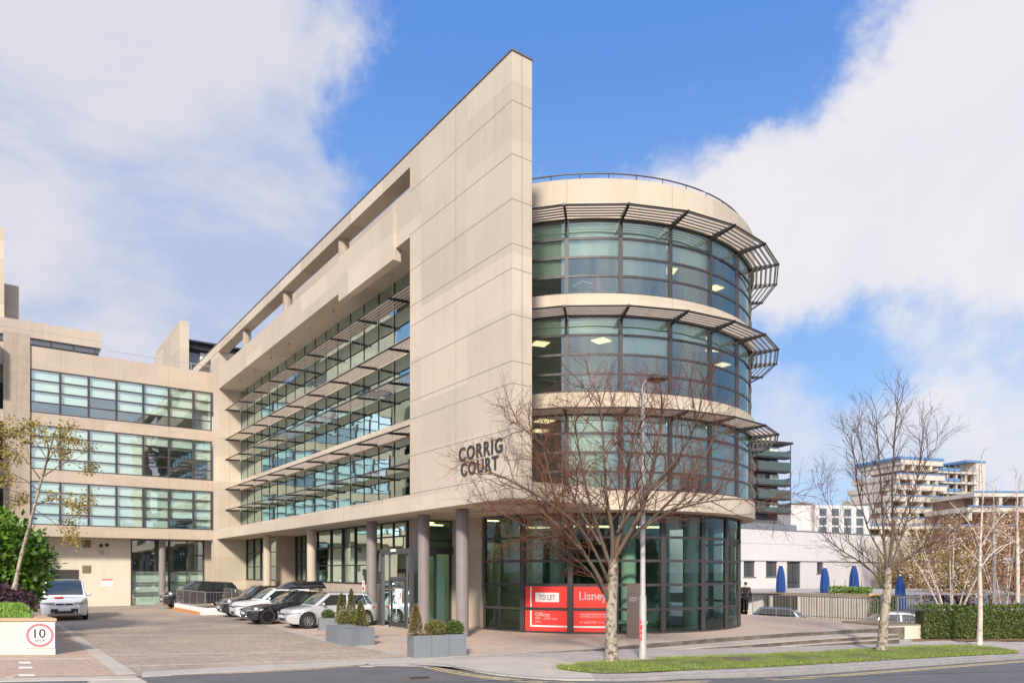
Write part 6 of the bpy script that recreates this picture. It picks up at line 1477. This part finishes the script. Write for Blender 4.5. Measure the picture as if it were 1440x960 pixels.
for py, h_, xl, xr in ((738, 5, 0, 1480), (757, 4, 30, 1480), (690, 6, 1380-1168, 1480), (711, 7, 1370-1168, 1480)):
    z = zz_(py, 150); x0 = xl*s2; x1 = (xr-1168)*s2; m2.box(x0, x1, 0, 14, z-h_*s2, z); m3.box(x0, x1, -.2, -.05, z, z+.3); m4.box(x0+.3, x1, 4, 14, z-20*s2, z-h_*s2-.01)
    x = x0+.5
    while x < x1: m2.box(x, x+.7, .3, 1.0, z-19*s2, z-h_*s2-.005); x += 5.2
m2.build('concrete_frame', M['site'], ls); m3.build('edge_netting', M['blue_edge'], ls); m4.build('dark_interior', M['brick_dark'], ls)
gw = thing('grey_wall_building', 'plain pinkish-grey building below the concrete frame behind the white building', 'building', (*at(1190, 95)[:2], 0), R(8))
m = MB(); m.box(0, 14, 0, 8, 0, zz_(762, 95)); m.build('wall', M['stone_pink'], gw); m = MB(); m.box(-.1, 14.1, -.1, .2, zz_(762, 95), zz_(760.5, 95)); m.build('coping', M['rail'], gw)

# ================================================================ STREET FURNITURE
lb0 = gps(904, 925.5)
lpst = thing('street_lamp', 'tall galvanised lamp post beside the large street tree', 'street lamp', lb0)
zt = CAMZ+(HY-545)/FPX*lb0.y-lb0.z
m = MB(); m.lathe([(0, 0), (.112, 0), (.112, .28), (.098, .33), (.098, 1.7), (.075, 1.8), (.055, zt)], 0, 0, 16); m.tube([(0, 0, zt-.02), (.02, 0, zt+.12), (.1, .02, zt+.22), (.3, .05, zt+.24)], .03, 8); m.build('pole', M['steel'], lpst, smooth=True, angle=40)
m = MB(); m.lathe([(0, 0), (.107, 0), (.107, .27), (.10, .275)], 0, 0, 16); m.build('base_sleeve', M['rail'], lpst, smooth=True)
m = MB(); rows = []
for q in range(9):
    f = q/8; x = .08+.62*f; e = math.sqrt(max(.02, 1-(2*f-1)**2)); rows.append([(x, .05++.0+.26*e*math.cos(a), zt+.24+(.12 if math.sin(a) > 0 else .06)*e*math.sin(a)) for a in [k*math.pi/6 for k in range(12)]])
m.grid(rows, 0, True); m.build('lamp_head', M['frame'], lpst, smooth=True)
m = MB(); m.lathe([(0, zt+.165), (.15, zt+.17), (.2, zt+.19)], .39, .05, 16); m.build('lamp_glass', M['pylon'], lpst, smooth=True)
m = MB(); 
for k, ch in enumerate('A145'): text(ch, .085, .13, .004, .012, 0, m, lambda x, y, z, k=k: (-.115+x, -.078-(.012 if x > .03 else 0)+y, .98-k*.155+z))
m.build('post_number', M['red'], lpst)
py0 = gp(881.5, 896.5); py1 = gp(899.5, 897.3); rzp = math.atan2(py1.y-py0.y, py1.x-py0.x); wp = (py1-py0).length
sp_ = thing('sign_pylon', 'bronze metal sign pylon with a lamp-height panel beside the drum glass', 'sign', py0, rzp)
sp_['label'] = 'upright bronze metal sign pylon standing between the tree and the lamp post'
m = MB(); m.box(0, wp, 0, .14, .02, 1.95); m.box(.02, wp-.02, .02, .12, 0, .02); m.box(.0, wp, -.003, 0, 1.60, 1.61, 1); m.build('panel', [M['pylon'], M['joint']], sp_)
m = MB(); text('CORRIG', .30, .055, .004, .004, 0, m, lambda x, y, z: (.1+x, -.004+y, 1.40+z)); text('COURT', .26, .05, .004, .004, 0, m, lambda x, y, z: (.1+x, -.004+y, 1.32+z)); m.build('sign_letters', M['sign_white'], sp_)

# ================================================================ ACROSS THE STREET (seen only mirrored in the glass)
rgw = random.Random(77); m = MB()
for k in range(44):
    a = R(200+k*3.4); rr_ = 34+rgw.uniform(-3, 5); c = (rr_*math.cos(a), rr_*math.sin(a), rgw.uniform(2.0, 4.0)); hh = rgw.uniform(2.4, 4.6)
    leafball(m, c, (rgw.uniform(2.0, 3.2), rgw.uniform(2.0, 3.2), hh), 420, .75, shell=.5, rg=rgw)
o = m.build('far_woodland', M['hedge']); tag(o, 'belt of dark trees across the street, seen mirrored in the drum glass', 'woodland'); o['kind'] = 'stuff'

p_ = gps(590, 952); g_ = thing('gully_grate', 'iron gully grate in the road before the planters', 'drain', (p_.x, p_.y, zroad(lc(p_)[0])+.001), R(12))
m = MB(); m.box(-.26, .26, -.22, .22, 0, .006); m.build('grate_frame', M['manhole'], g_); m = MB()
for k in range(6): m.box(-.22, .22, -.17+k*.06, -.145+k*.06, .0065, .010)
m.build('grate_bars', M['ink'], g_)
m = MB(); rows = []
for i in range(25):
    f = i/24; x = 430+f*1050; y = 962-.00*x-(f**1.15)*26; q = gps(x, y); r, t = lc(q); rows.append([(q.x, q.y, zroad(r)+.004), (q.x+.02, q.y+.09+.03*math.sin(i*1.3), zroad(r)+.004)])
m.grid(rows); thick(struct(m.build('road_seam', mat('tar_seam', (.06, .06, .062), .7))))
